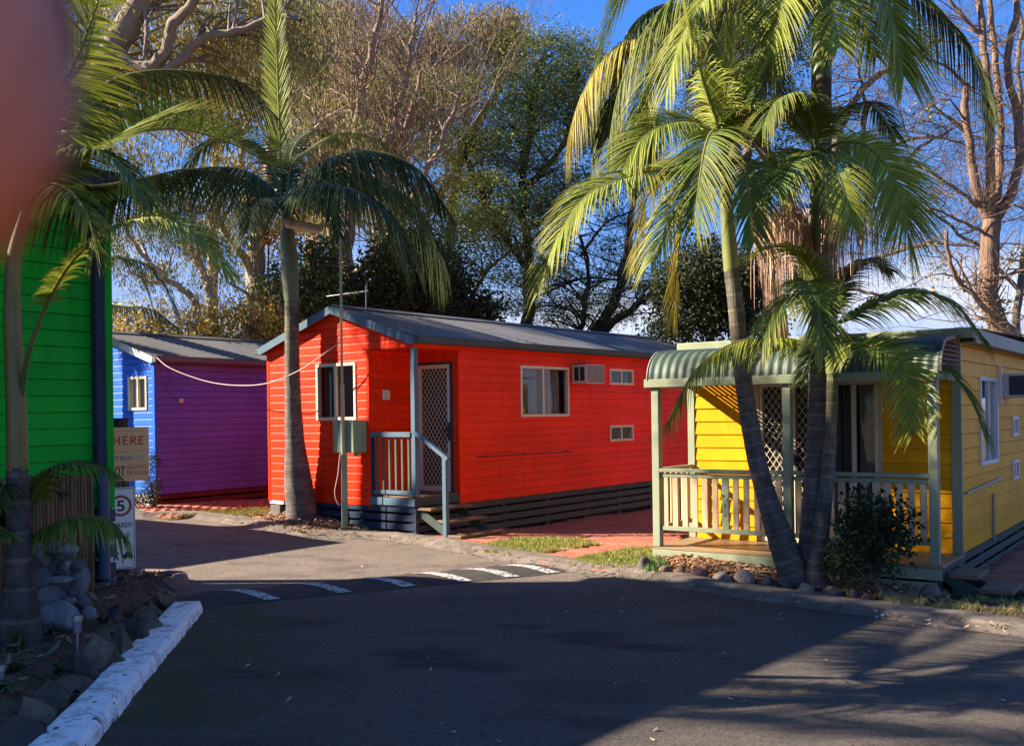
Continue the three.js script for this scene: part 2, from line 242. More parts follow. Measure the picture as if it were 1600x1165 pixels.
const LAWN = [ppoly([733, 861], [760, 867], [800, 873], [840, 871], [880, 864], [935, 855], [905, 847], [870, 846], [832, 844], [790, 849]), ppoly([888, 882], [935, 891], [985, 896], [1016, 889], [1034, 873], [1026, 861], [1000, 862], [940, 871]), ppoly([262, 804], [330, 800], [420, 797], [424, 806], [372, 813], [318, 807])];
const BED = ppoly([1022, 869], [1090, 873], [1200, 884], [1330, 902], [1480, 928], [1486, 948], [1420, 948], [1330, 938], [1230, 926], [1130, 911], [1050, 900], [1012, 890]);
const REDBED = ppoly([398, 818], [424, 800], [500, 814], [560, 824], [600, 833], [566, 838], [520, 837], [470, 836], [430, 829]);
{ // brick paving in running bond round the red cabin, between the cabins and along the yellow one
  const redFront = [[-3.3, .05], [.9, .05]], area = ppoly([566, 838], [640, 846], [700, 856], [740, 863], [800, 874], [880, 887], [935, 893], [985, 896], [1040, 868], [1060, 840]);
  const A = [...area, local(RED, 4.2, 0, -3), local(RED, 3.6, 0, -8.5), local(RED, 0, 0, -8.5), local(RED, 0, 0, 0), local(RED, -.9, 0, .05)];
  const B = [local(YEL, .02, 0, -.75), local(YEL, 2.6, 0, -.75), local(YEL, 3.4, 0, -3), local(YEL, 3.4, 0, -9), local(YEL, .02, 0, -9)];
  const D = [local(PUR, 0, 0, -.0), local(PUR, 0, 0, -3.2), local(PUR, .9, 0, -3.2), ...ppoly([424, 812], [372, 816], [318, 809], [262, 803], [214, 799]), local(PUR, -1.6, 0, .7), local(PUR, -1.6, 0, .02)];
  const mortar = std(C(.22, .13, .10), { map: T_rock, roughness: 1 });
  const tones = [[.52, .165, .08], [.46, .14, .07], [.57, .19, .10], [.41, .135, .08]].map(c => std(C(...c), { map: T_rock, roughness: .85, bumpMap: T_rockB, bumpScale: .003 }));
  const rnd = rngOf(5), geo = [0, 1, 2].map(k => { const b = new MB(); b.box(-.112, .112, -.03, 0, -.053, .053, .006); return b.geometry(); });
  for (const [poly, f, n] of [[A, RED, 300], [B, YEL, 60], [D, PUR, 0]]) {
    const base = sheet('brick_path', poly, mortar, .012, .2); base.name = numbered('brick_path');
    const list = [];
    for (let j = -20; j < 90; j++) for (let i = -20; i < 45; i++) {
      const x = (i + (j & 1) * .5) * .233, z = -j * .115 + 2.0, q = local(f, x, 0, z); if (!inPoly(poly, q.x, q.z) || inCabin(q, .0) || LAWN.some(L => inPoly(L, q.x, q.z))) continue;
      list.push([q, Math.hypot(q.x, q.z), hashN(i, j, 1)]);
    }
    list.sort((a, b) => a[1] - b[1]);
    const rest = [];
    list.forEach(([q, , h], k) => {
      q.y = gy(q.x, q.z) + .034 + .006 * (h - .5);
      if (k < n) { const m = shadows(new THREE.Mesh(geo[k % 3], tones[Math.floor(h * 3.999)])); m.name = 'brick'; m.position.copy(q); m.rotation.set((h - .5) * .03, -f[2] + .02 * (h - .5), (rnd() - .5) * .03); base.add(m); }
      else { const g = geo[0].clone(); g.applyMatrix4(new THREE.Matrix4().makeRotationY(-f[2]).setPosition(q)); rest.push([g, Math.floor(h * 3.999)]); }
    });
    for (let t = 0; t < 4; t++) { const gs = rest.filter(r => r[1] === t).map(r => r[0]); if (gs.length) { const m = shadows(new THREE.Mesh(BufferGeometryUtils.mergeGeometries(gs), tones[t])); m.name = 'brick'; m.userData.kind = 'stuff'; base.add(m); } }
  }
}
function scatter(poly, n, seed, fn) { const r = rngOf(seed); let x0 = 1e9, x1 = -1e9, z0 = 1e9, z1 = -1e9; for (const q of poly) { x0 = Math.min(x0, q.x); x1 = Math.max(x1, q.x); z0 = Math.min(z0, q.z); z1 = Math.max(z1, q.z); } let k = 0, tries = 0; while (k < n && tries++ < n * 30) { const x = mix(x0, x1, r()), z = mix(z0, z1, r()); if (!inPoly(poly, x, z)) continue; fn(x, z, r, k); k++; } }
function instanced(name, geo, mat, list, parent = scene) { // list of [matrix, colour]
  const m = new THREE.InstancedMesh(geo, mat, list.length); list.forEach(([a, c], i) => { m.setMatrixAt(i, a); if (c) m.setColorAt(i, c); }); shadows(m); m.name = parent === scene ? numbered(name) : name; m.userData.kind = 'stuff'; parent.add(m); return m;
}
const TRS = (p, e, s) => new THREE.Matrix4().compose(p, new THREE.Quaternion().setFromEuler(new THREE.Euler(...e)), typeof s === 'number' ? V3(s, s, s) : s);
const soilTex = tex(256, (u, v) => { const a = .5 + .5 * tileN(u, v, 14) + .4 * tileN(u, v, 50, 3); return [mix(.05, .17, a), mix(.03, .085, a), mix(.018, .045, a)]; }, .9, true);
const M_soil = std(C(1, 1, 1), { map: soilTex, roughness: 1, bumpMap: T_rockB, bumpScale: .02 });
const M_lawn = std(C(.19, .17, .05), { map: T_rock, roughness: 1 });
{ // short winter grass in three patches
  const tuft = rngOf(8), b = new MB();
  for (let i = 0; i < 16; i++) { const a = tuft() * 6.28, r = tuft() * .045, x = Math.cos(a) * r, z = Math.sin(a) * r, h = .02 + .035 * tuft(), l = (tuft() - .5) * .05, m = (tuft() - .5) * .05, w = .004; b.tri(V3(x - w * Math.sin(a), 0, z + w * Math.cos(a)), V3(x + w * Math.sin(a), 0, z - w * Math.cos(a)), V3(x + l, h, z + m)); }
  const geo = b.geometry(), mat = std(C(1, 1, 1), { roughness: .8 }), list = [];
  LAWN.forEach((P, k) => { sheet('lawn', P, M_lawn, .03, .1, .02).name = numbered('lawn'); scatter(P, [2600, 2200, 1300][k], 40 + k, (x, z, r) => { if (fbm(x * 2.5, z * 2.5, 4) < -.22) return; const t = r(), dry = clamp(.5 + 1.3 * fbm(x * 3, z * 3, 8)); list.push([TRS(V3(x, gy(x, z) + .03, z), [0, r() * 6, 0], .7 + .7 * r()), C(mix(.16, .34, dry) * (.7 + .5 * t), mix(.22, .27, dry) * (.7 + .5 * t), mix(.03, .06, dry))]); }); });
  // tufts of dry grass at the edge of the yellow cabin's bed
  scatter(ppoly([1380, 940], [1480, 940], [1600, 955], [1600, 975], [1470, 966], [1380, 954]), 420, 47, (x, z, r) => { if (fbm(x * 3, z * 3, 2) < -.02) return; list.push([TRS(V3(x, gy(x, z) + .05, z), [0, r() * 6, 0], .8 + 1.0 * r()), C(.26 + .1 * r(), .22 + .06 * r(), .08)]); });
  scatter(ppoly([1005, 882], [1040, 885], [1035, 905], [1005, 898]), 160, 48, (x, z, r) => list.push([TRS(V3(x, gy(x, z) + .05, z), [0, r() * 6, 0], 1 + 1.1 * r()), C(.09, .12 + .05 * r(), .03)]));
  instanced('grass', geo, mat, list);
  sheet('soil_strip', ppoly([1480, 946], [1600, 950], [1720, 975], [1720, 1002], [1600, 978], [1480, 964]), M_soil, .05, .12, .05);
}
const MULCHGEO = (() => { const b = new MB(); b.box(-.021, .021, -.003, .003, -.006, .006, 0); return b.geometry(); })();
const LITTERGEO = (() => { const b = new MB(); const q = [[-.05, .004, 0], [-.02, .014, .018], [.025, .01, .016], [.06, .03, 0], [.02, .012, -.018], [-.02, .006, -.016]].map(a => V3(...a)); for (let i = 1; i < 5; i++) b.tri(q[0], q[i], q[i + 1], V3(0, 1, 0)); return b.geometry(); })();
const bedH = k => (x, z) => .03 + .06 * clamp(dline(V3(x, 0, z), [...k, k[0]]) / .35);
{ // bark mulch and fallen leaves
  const list = [], leaf = [], chip = std(C(1, 1, 1), { roughness: .9 });
  for (const [P, n, k, col] of [[BED, 9500, 0, [.30, .135, .065]], [REDBED, 5000, 1, [.22, .115, .07]]]) {
    const h = bedH(P); sheet('mulch_bed', P, M_soil, h, .1, .05).name = numbered('mulch_bed');
    scatter(P, n, 60 + k, (x, z, r) => { const t = .3 + 1.15 * r(); list.push([TRS(V3(x, gy(x, z) + h(x, z) + .05 * fbm(x * 4, z * 4, 3) + .012, z), [(r() - .5) * 1.1, r() * 6, (r() - .5) * 1.1], .5 + 1.1 * r()), C(col[0] * t, col[1] * t * (.9 + .3 * r()), col[2] * t)]); });
    scatter(P, n / 14, 70 + k, (x, z, r) => { const t = .6 + .7 * r(); leaf.push([TRS(V3(x, gy(x, z) + h(x, z) + .02, z), [(r() - .5) * .8, r() * 6, (r() - .5) * .8], .5 + .7 * r()), C(.34 * t, .22 * t, .12 * t)]); });
  }
  scatter(ppoly([400, 842], [900, 905], [1600, 1000], [1600, 1165], [300, 1165], [340, 950], [230, 850]), 90, 77, (x, z, r) => { const t = .7 + .6 * r(); leaf.push([TRS(V3(x, gy(x, z) + .006, z), [(r() - .5) * .4, r() * 6, (r() - .5) * .4], .25 + .4 * r()), C(.36 * t, .27 * t, .17 * t)]); });
  for (let i = 8; i < KLINE.length - 40; i++) { const q = KLINE[i], r = rngOf(900 + i); for (let k = 0; k < 3; k++) { const x = q.x + (r() - .5) * .5, z = q.z + (r() - .5) * .4, t = .6 + .6 * r(); leaf.push([TRS(V3(x, gy(x, z) + .03 + .05 * r(), z), [(r() - .5) * .8, r() * 6, (r() - .5) * .8], .25 + .45 * r()), C(.30 * t, .21 * t, .13 * t)]); } }
  instanced('bark_mulch', MULCHGEO, chip, list); instanced('fallen_leaves', LITTERGEO, chip, leaf);
}
{ // low hump across the road with white stripes
  const A = V3(-3.05, 0, -9.42), B = V3(.62, 0, -11.26), dir = B.clone().sub(A), L = dir.length(); dir.normalize(); const up = V3(-dir.z, 0, dir.x); if (up.z > 0) up.negate(); const W = .74, H = .062;
  const hp = (l, q, e = 0) => { const x = A.x + dir.x * l + up.x * q * W, z = A.z + dir.z * l + up.z * q * W, f = Math.sin(Math.PI * clamp(q)), end = smooth(-.02, .3, l) * smooth(-.02, .3, L - l); return V3(x, gy(x, z) + .004 + e + H * f * end, z); };
  const t = thing('speed_hump', 'low asphalt speed hump with white slanted stripes across the road', 'speed bump', V3(0, 0, 0));
  const b = new MB(), nl = 40, nq = 12; for (let i = 0; i < nl; i++) for (let k = 0; k < nq; k++) b.quad(hp(i / nl * L, k / nq), hp((i + 1) / nl * L, k / nq), hp((i + 1) / nl * L, (k + 1) / nq), hp(i / nl * L, (k + 1) / nq), V3(0, 1, 0));
  const g = BufferGeometryUtils.toCreasedNormals(b.geometry(), 1), mm = shadows(new THREE.Mesh(g, std(C(.060, .050, .042), { map: T_rock, bumpMap: T_speck, bumpScale: .006, roughness: .85 }))); mm.name = 'hump'; t.add(mm);
  const white = std(C(.52, .49, .46), { roughness: .85, map: tex(256, (u, v) => { const w = smooth(.12, .42, tileN(u, v, 14, 3) * .6 + tileN(u, v, 50, 5) * .5 + .18); return [mix(.95, .16, w), mix(.95, .15, w), mix(.95, .14, w)]; }, .5, true) });
  for (const u of [[415, 931], [517, 916], [612, 906], [701, 900], [784, 897], [862, 895]]) {
    const q = pg(u[0], u[1]), l0 = (q.x - A.x) * dir.x + (q.z - A.z) * dir.z, s = new MB(), n = 10;
    for (let k = 0; k < n; k++) { const f = (q, w) => { const c = l0 - .50 * q, h = mix(.078, .066, q) + .012 * N3(q * 6, l0 * 3, w); return hp(c + w * h, mix(.02, .98, q), .006); }; s.quad(f(k / n, -1), f(k / n, 1), f((k + 1) / n, 1), f((k + 1) / n, -1), V3(0, 1, 0)); }
    const m2 = shadows(new THREE.Mesh(BufferGeometryUtils.toCreasedNormals(s.geometry(), 1), white)); m2.name = 'stripe'; t.add(m2);
  }
}
// ---------------------------------------------------------------- rocks
function rockGeo(seed, sx, sy, sz, rough = .2, detail = 3, slab = false) {
  let g = new THREE.IcosahedronGeometry(1, detail); g.deleteAttribute('uv'); g.deleteAttribute('normal'); g = BufferGeometryUtils.mergeVertices(g, 1e-4); const p = g.attributes.position, r = rngOf(seed), cuts = [];
  for (let i = 0; i < (slab ? 24 : 9); i++) cuts.push([V3(r() - .5, (r() - .5) * (slab ? .7 : 1), r() - .5).normalize(), (slab ? .40 : .62) + (slab ? .26 : .3) * r()]);
  const uv = [];
  for (let i = 0; i < p.count; i++) { const v = V3(p.getX(i), p.getY(i), p.getZ(i)), o = v.clone(); for (const [n, d] of cuts) { const q = v.dot(n); if (q > d) v.addScaledVector(n, (d - q) * (slab ? 1 : .85)); } v.multiplyScalar(1 + rough * fbm(o.x * 1.6 + seed, o.y * 1.6, o.z * 1.6, 4)); v.set(v.x * sx, v.y * sy, v.z * sz); p.setXYZ(i, v.x, v.y, v.z); uv.push(v.x + v.y * .4, v.z + v.y * .7); }
  g.setAttribute('uv', new THREE.Float32BufferAttribute(uv, 2)); if (slab) return BufferGeometryUtils.toCreasedNormals(g, .26); g.computeVertexNormals(); return g;
}
const rockMat = (r, g, b) => std(C(r, g, b), { map: T_rock, bumpMap: T_rockB, bumpScale: .008, roughness: .92 });
// ---------------------------------------------------------------- walls, windows and small fittings
const wallP = (o, u, n) => (s, y, out = 0) => V3(o[0] + u[0] * s + n[0] * out, y, o[1] + u[1] * s + n[1] * out);   // wall coordinates -> cabin coordinates
function bar(b, P, s0, s1, y0, y1, o0, o1, ch = .003) { // chamfered bar in wall coordinates
  const a = P(s0, y0, o0), x = P(1, 0, 0).sub(P(0, 0, 0)), n = P(0, 0, 1).sub(P(0, 0, 0)), c = P((s0 + s1) / 2, (y0 + y1) / 2, (o0 + o1) / 2);
  return b.chamfer(c, [x, V3(0, 1, 0), n], [Math.abs(s1 - s0) / 2, Math.abs(y1 - y0) / 2, Math.abs(o1 - o0) / 2], Math.min(ch, Math.abs(s1 - s0) * .25, Math.abs(y1 - y0) * .25, Math.abs(o1 - o0) * .25));
}
const LAP = [[.05, .016], [1, .004]], COVE = [[.05, .0145], [.10, .017], [.80, .0158], [.93, .0115], [1, .007]];   // a dark joint is left below each board
function wall(parent, name, o) { // o: P, w, y0, y1, peak [s, y], openings, pitch, profile, mat, seed
  const { P, w, y0, y1, mat, pitch } = o, open = o.openings ?? [], prof = o.profile ?? LAP, top = o.peak ? o.peak[1] : y1, n = P(0, 0, 1).sub(P(0, 0, 0));
  const lim = y => (o.peak && y > y1) ? [(o.cut0 ?? 0) + (o.peak[0] - (o.cut0 ?? 0)) * (y - y1) / (top - y1), w + (o.peak[0] - w) * (y - y1) / (top - y1)] : [0, w];
  const spans = (ya, yb) => { const ym = (ya + yb) / 2; let S = [[0, 1]]; const [l, r] = lim(ym); S = [[l, r, true, true]]; for (const q of open) if (q[2] < ym && q[3] > ym) { const R = []; for (const [a, c, x, y] of S) { if (q[1] <= a || q[0] >= c) { R.push([a, c, x, y]); continue; } if (q[0] > a) R.push([a, q[0], x, false]); if (q[1] < c) R.push([q[1], c, false, y]); } S = R; } return S; };
  const piece = (b, ya, yb, oa, ob) => { for (const [a, c, ea, ec] of spans(ya, yb)) { const A = lim(ya), B = lim(yb); b.quad(P(ea ? A[0] : a, ya, oa), P(ec ? A[1] : c, ya, oa), P(ec ? B[1] : c, yb, ob), P(ea ? B[0] : a, yb, ob), n); } };
  const cuts = ys => [...new Set(ys)].sort((a, c) => a - c);
  const bk = new MB(), L = cuts([y0, y1, top, ...open.flatMap(q => [q[2], q[3]])].filter(y => y >= y0 && y <= top));
  for (let i = 0; i < L.length - 1; i++) { piece(bk, L[i], L[i + 1], -.02, -.02); piece(bk, L[i], L[i + 1], -.06, -.06); }
  const root = bk.build(name, mat, parent), rows = Math.ceil((top - y0) / pitch - .02);
  for (let k = 0; k < rows; k++) {
    const a = y0 + k * pitch, e = Math.min(top, a + pitch), b = new MB(), ys = cuts([...prof.map(q => a + q[0] * pitch), ...open.flatMap(q => [q[2], q[3]])].filter(y => y >= a - 1e-6 && y <= e + 1e-6).concat(e));
    const t = .91 + .15 * hashN(k, o.seed ?? 1, 3);
    const off = y => { const f = (y - a) / pitch; for (let i = 0; i < prof.length - 1; i++) if (f <= prof[i + 1][0] + 1e-6) return mix(prof[i][1], prof[i + 1][1], (f - prof[i][0]) / (prof[i + 1][0] - prof[i][0])); return prof[prof.length - 1][1]; };
    const comps = []; let prevRow = [];   // pieces that touch belong to one board; a window parts a row into two boards
    const emit = (ya, yb, oa, ob, first, last) => {
      const A = lim(ya), B = lim(yb), row = [];
      for (const [l, r, el, er] of spans(ya, yb)) {
        const hit = [...new Set(prevRow.filter(q => q.l < r && q.r > l).map(q => { while (q.c.into) q.c = q.c.into; return q.c; }))]; let c = hit[0]; if (!c) { c = { q: [] }; comps.push(c); } for (const h of hit.slice(1)) { c.q.push(...h.q); h.into = c; h.q = []; }
        const a0 = el ? A[0] : l, a1 = er ? A[1] : r, b0 = el ? B[0] : l, b1 = er ? B[1] : r, m = Math.max(1, Math.ceil((r - l) / .6)), wv = s => .0022 * N3(s * .9, k * .7 + (o.seed ?? 1) * 3, 2);   // boards are never quite straight
        for (let i = 0; i < m; i++) { const f = i / m, g = (i + 1) / m, sa = mix(a0, a1, f), sb = mix(a0, a1, g); c.q.push([P(sa, ya, oa + wv(sa)), P(sb, ya, oa + wv(sb)), P(mix(b0, b1, g), yb, ob + wv(sb)), P(mix(b0, b1, f), yb, ob + wv(sa)), n]); }
        if (first) c.q.push([P(el ? A[0] : l, ya, -.02), P(er ? A[1] : r, ya, -.02), P(er ? A[1] : r, ya, oa), P(el ? A[0] : l, ya, oa), V3(0, -1, 0)]);
        if (last) c.q.push([P(el ? B[0] : l, yb, -.02), P(er ? B[1] : r, yb, -.02), P(er ? B[1] : r, yb, ob), P(el ? B[0] : l, yb, ob), V3(0, 1, 0)]);
        row.push({ l, r, c });
      }
      prevRow = row;
    };
    const Y = ys.filter((y, i) => !i || y - ys[i - 1] > 1e-4); for (let i = 0; i < Y.length - 1; i++) emit(Y[i], Y[i + 1], off(Y[i]), off(Y[i + 1]), i === 0, i === Y.length - 2);
    for (const c of comps) if (c.q.length) { const m = new MB(); m.color(t, t, t); for (const q of c.q) m.quad(...q); m.build('board', mat, root); }
  }
  return root;
}
function window_(parent, P, s0, s1, y0, y1, o = {}) { // sliding window: frame with panes and curtains
  const f = new MB(), t = o.t ?? .035, d = o.depth ?? .032, m = o.mull ?? (s0 + s1) / 2;
  bar(f, P, s0 - .012, s1 + .012, y1 - t, y1 + .012, -.05, d); bar(f, P, s0 - .012, s1 + .012, y0 - .012, y0 + t, -.05, d); bar(f, P, s0 - .012, s0 + t, y0 + t, y1 - t, -.05, d); bar(f, P, s1 - t, s1 + .012, y0 + t, y1 - t, -.05, d);
  const fr = f.build('window', o.mat ?? M.frame, parent), add = (n, b, mat) => b.build(n, mat, fr);
  add('mullion', bar(new MB(), P, m - .022, m + .022, y0 + t, y1 - t, -.03, d - .006), o.mat ?? M.frame);
  [[s0 + t, m - .022, .004], [m + .022, s1 - t, -.012]].forEach(([a, c, z]) => { const b = new MB(); b.quad(P(a, y0 + t, z), P(c, y0 + t, z), P(c, y1 - t, z), P(a, y1 - t, z), P(0, 0, 1).sub(P(0, 0, 0))); add('pane', b, M.glass); });
  for (const [a, c] of o.curtains ?? []) curtain(fr, P, a, c, y0 + .02, y1 - .02, o.curtainMat ?? M.curtain, -.10);
  { const b = new MB(); b.quad(P(s0 - .05, y0 - .05, -.32), P(s1 + .05, y0 - .05, -.32), P(s1 + .05, y1 + .05, -.32), P(s0 - .05, y1 + .05, -.32), P(0, 0, 1).sub(P(0, 0, 0))); add('dark_room_sheet', b, M.room); }  // dark sheet standing in for the unlit room behind the panes
  return fr;
}
function curtain(parent, P, a, c, y0, y1, mat, out) {
  const b = new MB(), n = Math.max(24, Math.round((c - a) * 70)), q = i => { const f = i / n, s = mix(a, c, f), z = .028 * Math.sin(s * 62 + 2 * Math.sin(s * 17)) + .012 * Math.sin(s * 131); return [s, out + z]; };
  for (let i = 0; i < n; i++) { const [s, z] = q(i), [t, w] = q(i + 1); b.quad(P(s, y0, z), P(t, y0, w), P(t, y1, w), P(s, y1, z), P(0, 0, 1).sub(P(0, 0, 0))); }
  const g = BufferGeometryUtils.toCreasedNormals(b.geometry(), 1.4), m = shadows(new THREE.Mesh(g, mat)); m.name = 'curtain'; parent.add(m); return m;
}
function grilleDoor(parent, P, s0, s1, y0, y1, fmat, opts = {}) { // security door: frame and a diamond grille of thin bars
  const f = new MB(), t = opts.t ?? .06; bar(f, P, s0, s0 + t, y0, y1, -.01, .03); bar(f, P, s1 - t, s1, y0, y1, -.01, .03); bar(f, P, s0 + t, s1 - t, y1 - t, y1, -.01, .03); bar(f, P, s0 + t, s1 - t, y0, y0 + t + .02, -.01, .03);
  const d = f.build('door', fmat, parent), A = s0 + t, B = s1 - t, Y0 = y0 + t + .02, Y1 = y1 - t, dw = .078, dh = .112, b = new MB(), k = dh / dw;
  for (const sg of [1, -1]) for (let c = -60; c < 60; c++) { // lines y = Y0 + sg*k*(s-A) + c*dh, clipped
    const yA = Y0 + c * dh, f0 = s => yA + sg * k * (s - A); let sa = A, sb = B; const at = y => A + (y - yA) / (sg * k); const l = Math.min(at(Y0), at(Y1)), h = Math.max(at(Y0), at(Y1)); sa = Math.max(sa, l); sb = Math.min(sb, h); if (sb - sa < .01) continue;
    b.beam(P(sa, f0(sa), .012), P(sb, f0(sb), .012), .006, .0085, P(0, 0, 1).sub(P(0, 0, 0)), 0.001);
  }
  b.build('grille', opts.gmat ?? M.frame, d);
  const bk = new MB(); bk.quad(P(A, Y0, -.03), P(B, Y0, -.03), P(B, Y1, -.03), P(A, Y1, -.03), P(0, 0, 1).sub(P(0, 0, 0))); bk.build('fly_screen', M.black, d);
  const h = new MB(), hs = opts.handle ?? s1 - .035; bar(h, P, hs - .02, hs + .02, y0 + .78, y0 + 1.06, .03, .045); bar(h, P, hs - .10, hs + .01, y0 + .93, y0 + .955, .06, .08); bar(h, P, hs - .012, hs + .012, y0 + .92, y0 + .965, .045, .07); h.build('handle', M.black, d);
  return d;
}
function corrugated(parent, name, prof, x0, x1, pitch, amp, mat, sheets, axisPos) { // prof: list of [z, y]; waves along x; axisPos maps (x, z, y) to a point
  const N = [], A = axisPos ?? ((x, z, y) => V3(x, y, z));
  prof.forEach((q, i) => { const a = prof[Math.max(0, i - 1)], c = prof[Math.min(prof.length - 1, i + 1)]; const dz = c[0] - a[0], dy = c[1] - a[1], l = Math.hypot(dz, dy); N.push([-dy / l, dz / l]); if (N[i][1] < 0 || (N[i][1] === 0 && N[i][0] < 0)) N[i] = [-N[i][0], -N[i][1]]; });
  for (let s = 0; s < sheets; s++) {
    const b = new MB(), a = mix(x0, x1, s / sheets), c = mix(x0, x1, (s + 1) / sheets) + (s < sheets - 1 ? .03 : 0), n = Math.max(6, Math.round((c - a) / pitch * 6)), lift = (s & 1) * .003, pt = (i, k) => { const x = mix(a, c, i / n), w = amp * Math.sin(x / pitch * Math.PI * 2) + lift; return A(x, prof[k][0] + N[k][0] * w, prof[k][1] + N[k][1] * w); };
    const t = .93 + .12 * hashN(s, 7, Math.round(x1 * 10)); b.color(t, t, t);
    for (let k = 0; k < prof.length - 1; k++) for (let i = 0; i < n; i++) b.quad(pt(i, k), pt(i + 1, k), pt(i + 1, k + 1), pt(i, k + 1), A(0, N[k][0], N[k][1]).sub(A(0, 0, 0)));
    const g = BufferGeometryUtils.toCreasedNormals(b.geometry(), .9), m = shadows(new THREE.Mesh(g, withCol(mat))); m.name = name; parent.add(m);
  }
}
const floorBox = (parent, x0, x1, y, z0, z1) => { const b = new MB(); b.quad(V3(x0, y, z0), V3(x1, y, z0), V3(x1, y, z1), V3(x0, y, z1), V3(0, 1, 0)); b.build('floor', M.room, parent); };
function skirt(parent, P, w, y0, y1, h, gap, mat, posts = [], seed = 1) { // slatted base: boards with gaps, uprights behind
  const n = Math.round((y1 - y0) / (h + gap));
  for (let k = 0; k < n; k++) { const b = new MB(), a = y1 - (k + 1) * (h + gap) + gap; bar(b, P, 0, w, a, a + h, -.02, .004 + .003 * hashN(k, seed)); b.build('skirt_slat', mat, parent); }
  for (const s of posts) { const b = new MB(); bar(b, P, s - .04, s + .04, y0 - .1, y1, -.085, -.023); b.build('skirt_post', mat, parent); }
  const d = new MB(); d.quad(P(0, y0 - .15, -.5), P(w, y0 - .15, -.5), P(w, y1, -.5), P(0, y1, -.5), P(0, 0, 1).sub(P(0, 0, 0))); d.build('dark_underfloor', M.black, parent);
}
const cabinAt = (name, f, label, cat = 'cabin', group = cat === 'cabin' ? 'painted cabins along the road' : undefined) => thing(name, label, cat, V3(f[0], 0, -f[1]), -f[2], group);
function gableRoof(t, xl, xr, xm, ye, yr, z0, z1, mat, sheets, bargeMat, gutterMat) {
  for (const sd of [-1, 1]) { const xe = sd < 0 ? xl : xr; corrugated(t, 'roof_sheet', [[0, 0], [1, 1]], z1, z0, .076, .008, mat, sheets, (x, z, y) => V3(mix(xe, xm, z), mix(ye, yr, y), x)); }
  const cap = new MB(), s = (yr - ye) / (xm - xl); cap.quad(V3(xm - .14, yr - .14 * s + .022, z0), V3(xm, yr + .03, z0), V3(xm, yr + .03, z1), V3(xm - .14, yr - .14 * s + .022, z1), V3(-.3, 1, 0)); const s2 = (yr - ye) / (xr - xm); cap.quad(V3(xm + .14, yr - .14 * s2 + .022, z0), V3(xm, yr + .03, z0), V3(xm, yr + .03, z1), V3(xm + .14, yr - .14 * s2 + .022, z1), V3(.3, 1, 0)); cap.build('ridge_cap', mat, t);
  for (const [x, nm] of [[xl, 0], [xr, 0]]) { const b = new MB(); b.beam(V3(x, ye - .07, z0), V3(xm, yr - .055, z0), .025, .12, V3(0, 1, 0)); b.build('bargeboard', bargeMat, t); }
  for (const x of [xl, xr]) { const b = new MB(), q = x < xm ? -1 : 1, pr = [[0, .02], [.0, -.075], [.03, -.105], [.085, -.105], [.105, -.08], [.105, .0]]; for (let i = 0; i < pr.length - 1; i++) b.quad(V3(x + q * pr[i][0], ye + pr[i][1], z0 + .005), V3(x + q * pr[i + 1][0], ye + pr[i + 1][1], z0 + .005), V3(x + q * pr[i + 1][0], ye + pr[i + 1][1], z1), V3(x + q * pr[i][0], ye + pr[i][1], z1), V3(q, -.3, 0)); b.box(Math.min(x, x + q * .105), Math.max(x, x + q * .105), ye - .1, ye, z0 + .006, z0 + .012, 0); b.build('gutter', gutterMat, t); }
}
const textTex = (w, h, draw) => { const c = document.createElement('canvas'); c.width = w; c.height = h; draw(c.getContext('2d'), w, h); const t = new THREE.CanvasTexture(c); t.colorSpace = THREE.SRGBColorSpace; return t; };
function panel(parent, name, P, s0, s1, y0, y1, o0, o1, edge, texture, rough = .5) { // board with a printed face
  const b = new MB(); bar(b, P, s0, s1, y0, y1, o0, o1 - .001, .002); const m = b.build(name, edge, parent), q = new MB(); const n = P(0, 0, 1).sub(P(0, 0, 0)), e = .0005;
  q.quad(P(s0 + .002, y0 + .002, o1 + e), P(s1 - .002, y0 + .002, o1 + e), P(s1 - .002, y1 - .002, o1 + e), P(s0 + .002, y1 - .002, o1 + e), n, [[0, 0], [1, 0], [1, 1], [0, 1]].map(v => v)); q.build('print', std(C(1, 1, 1), { map: texture, roughness: rough }), m); return m;
}
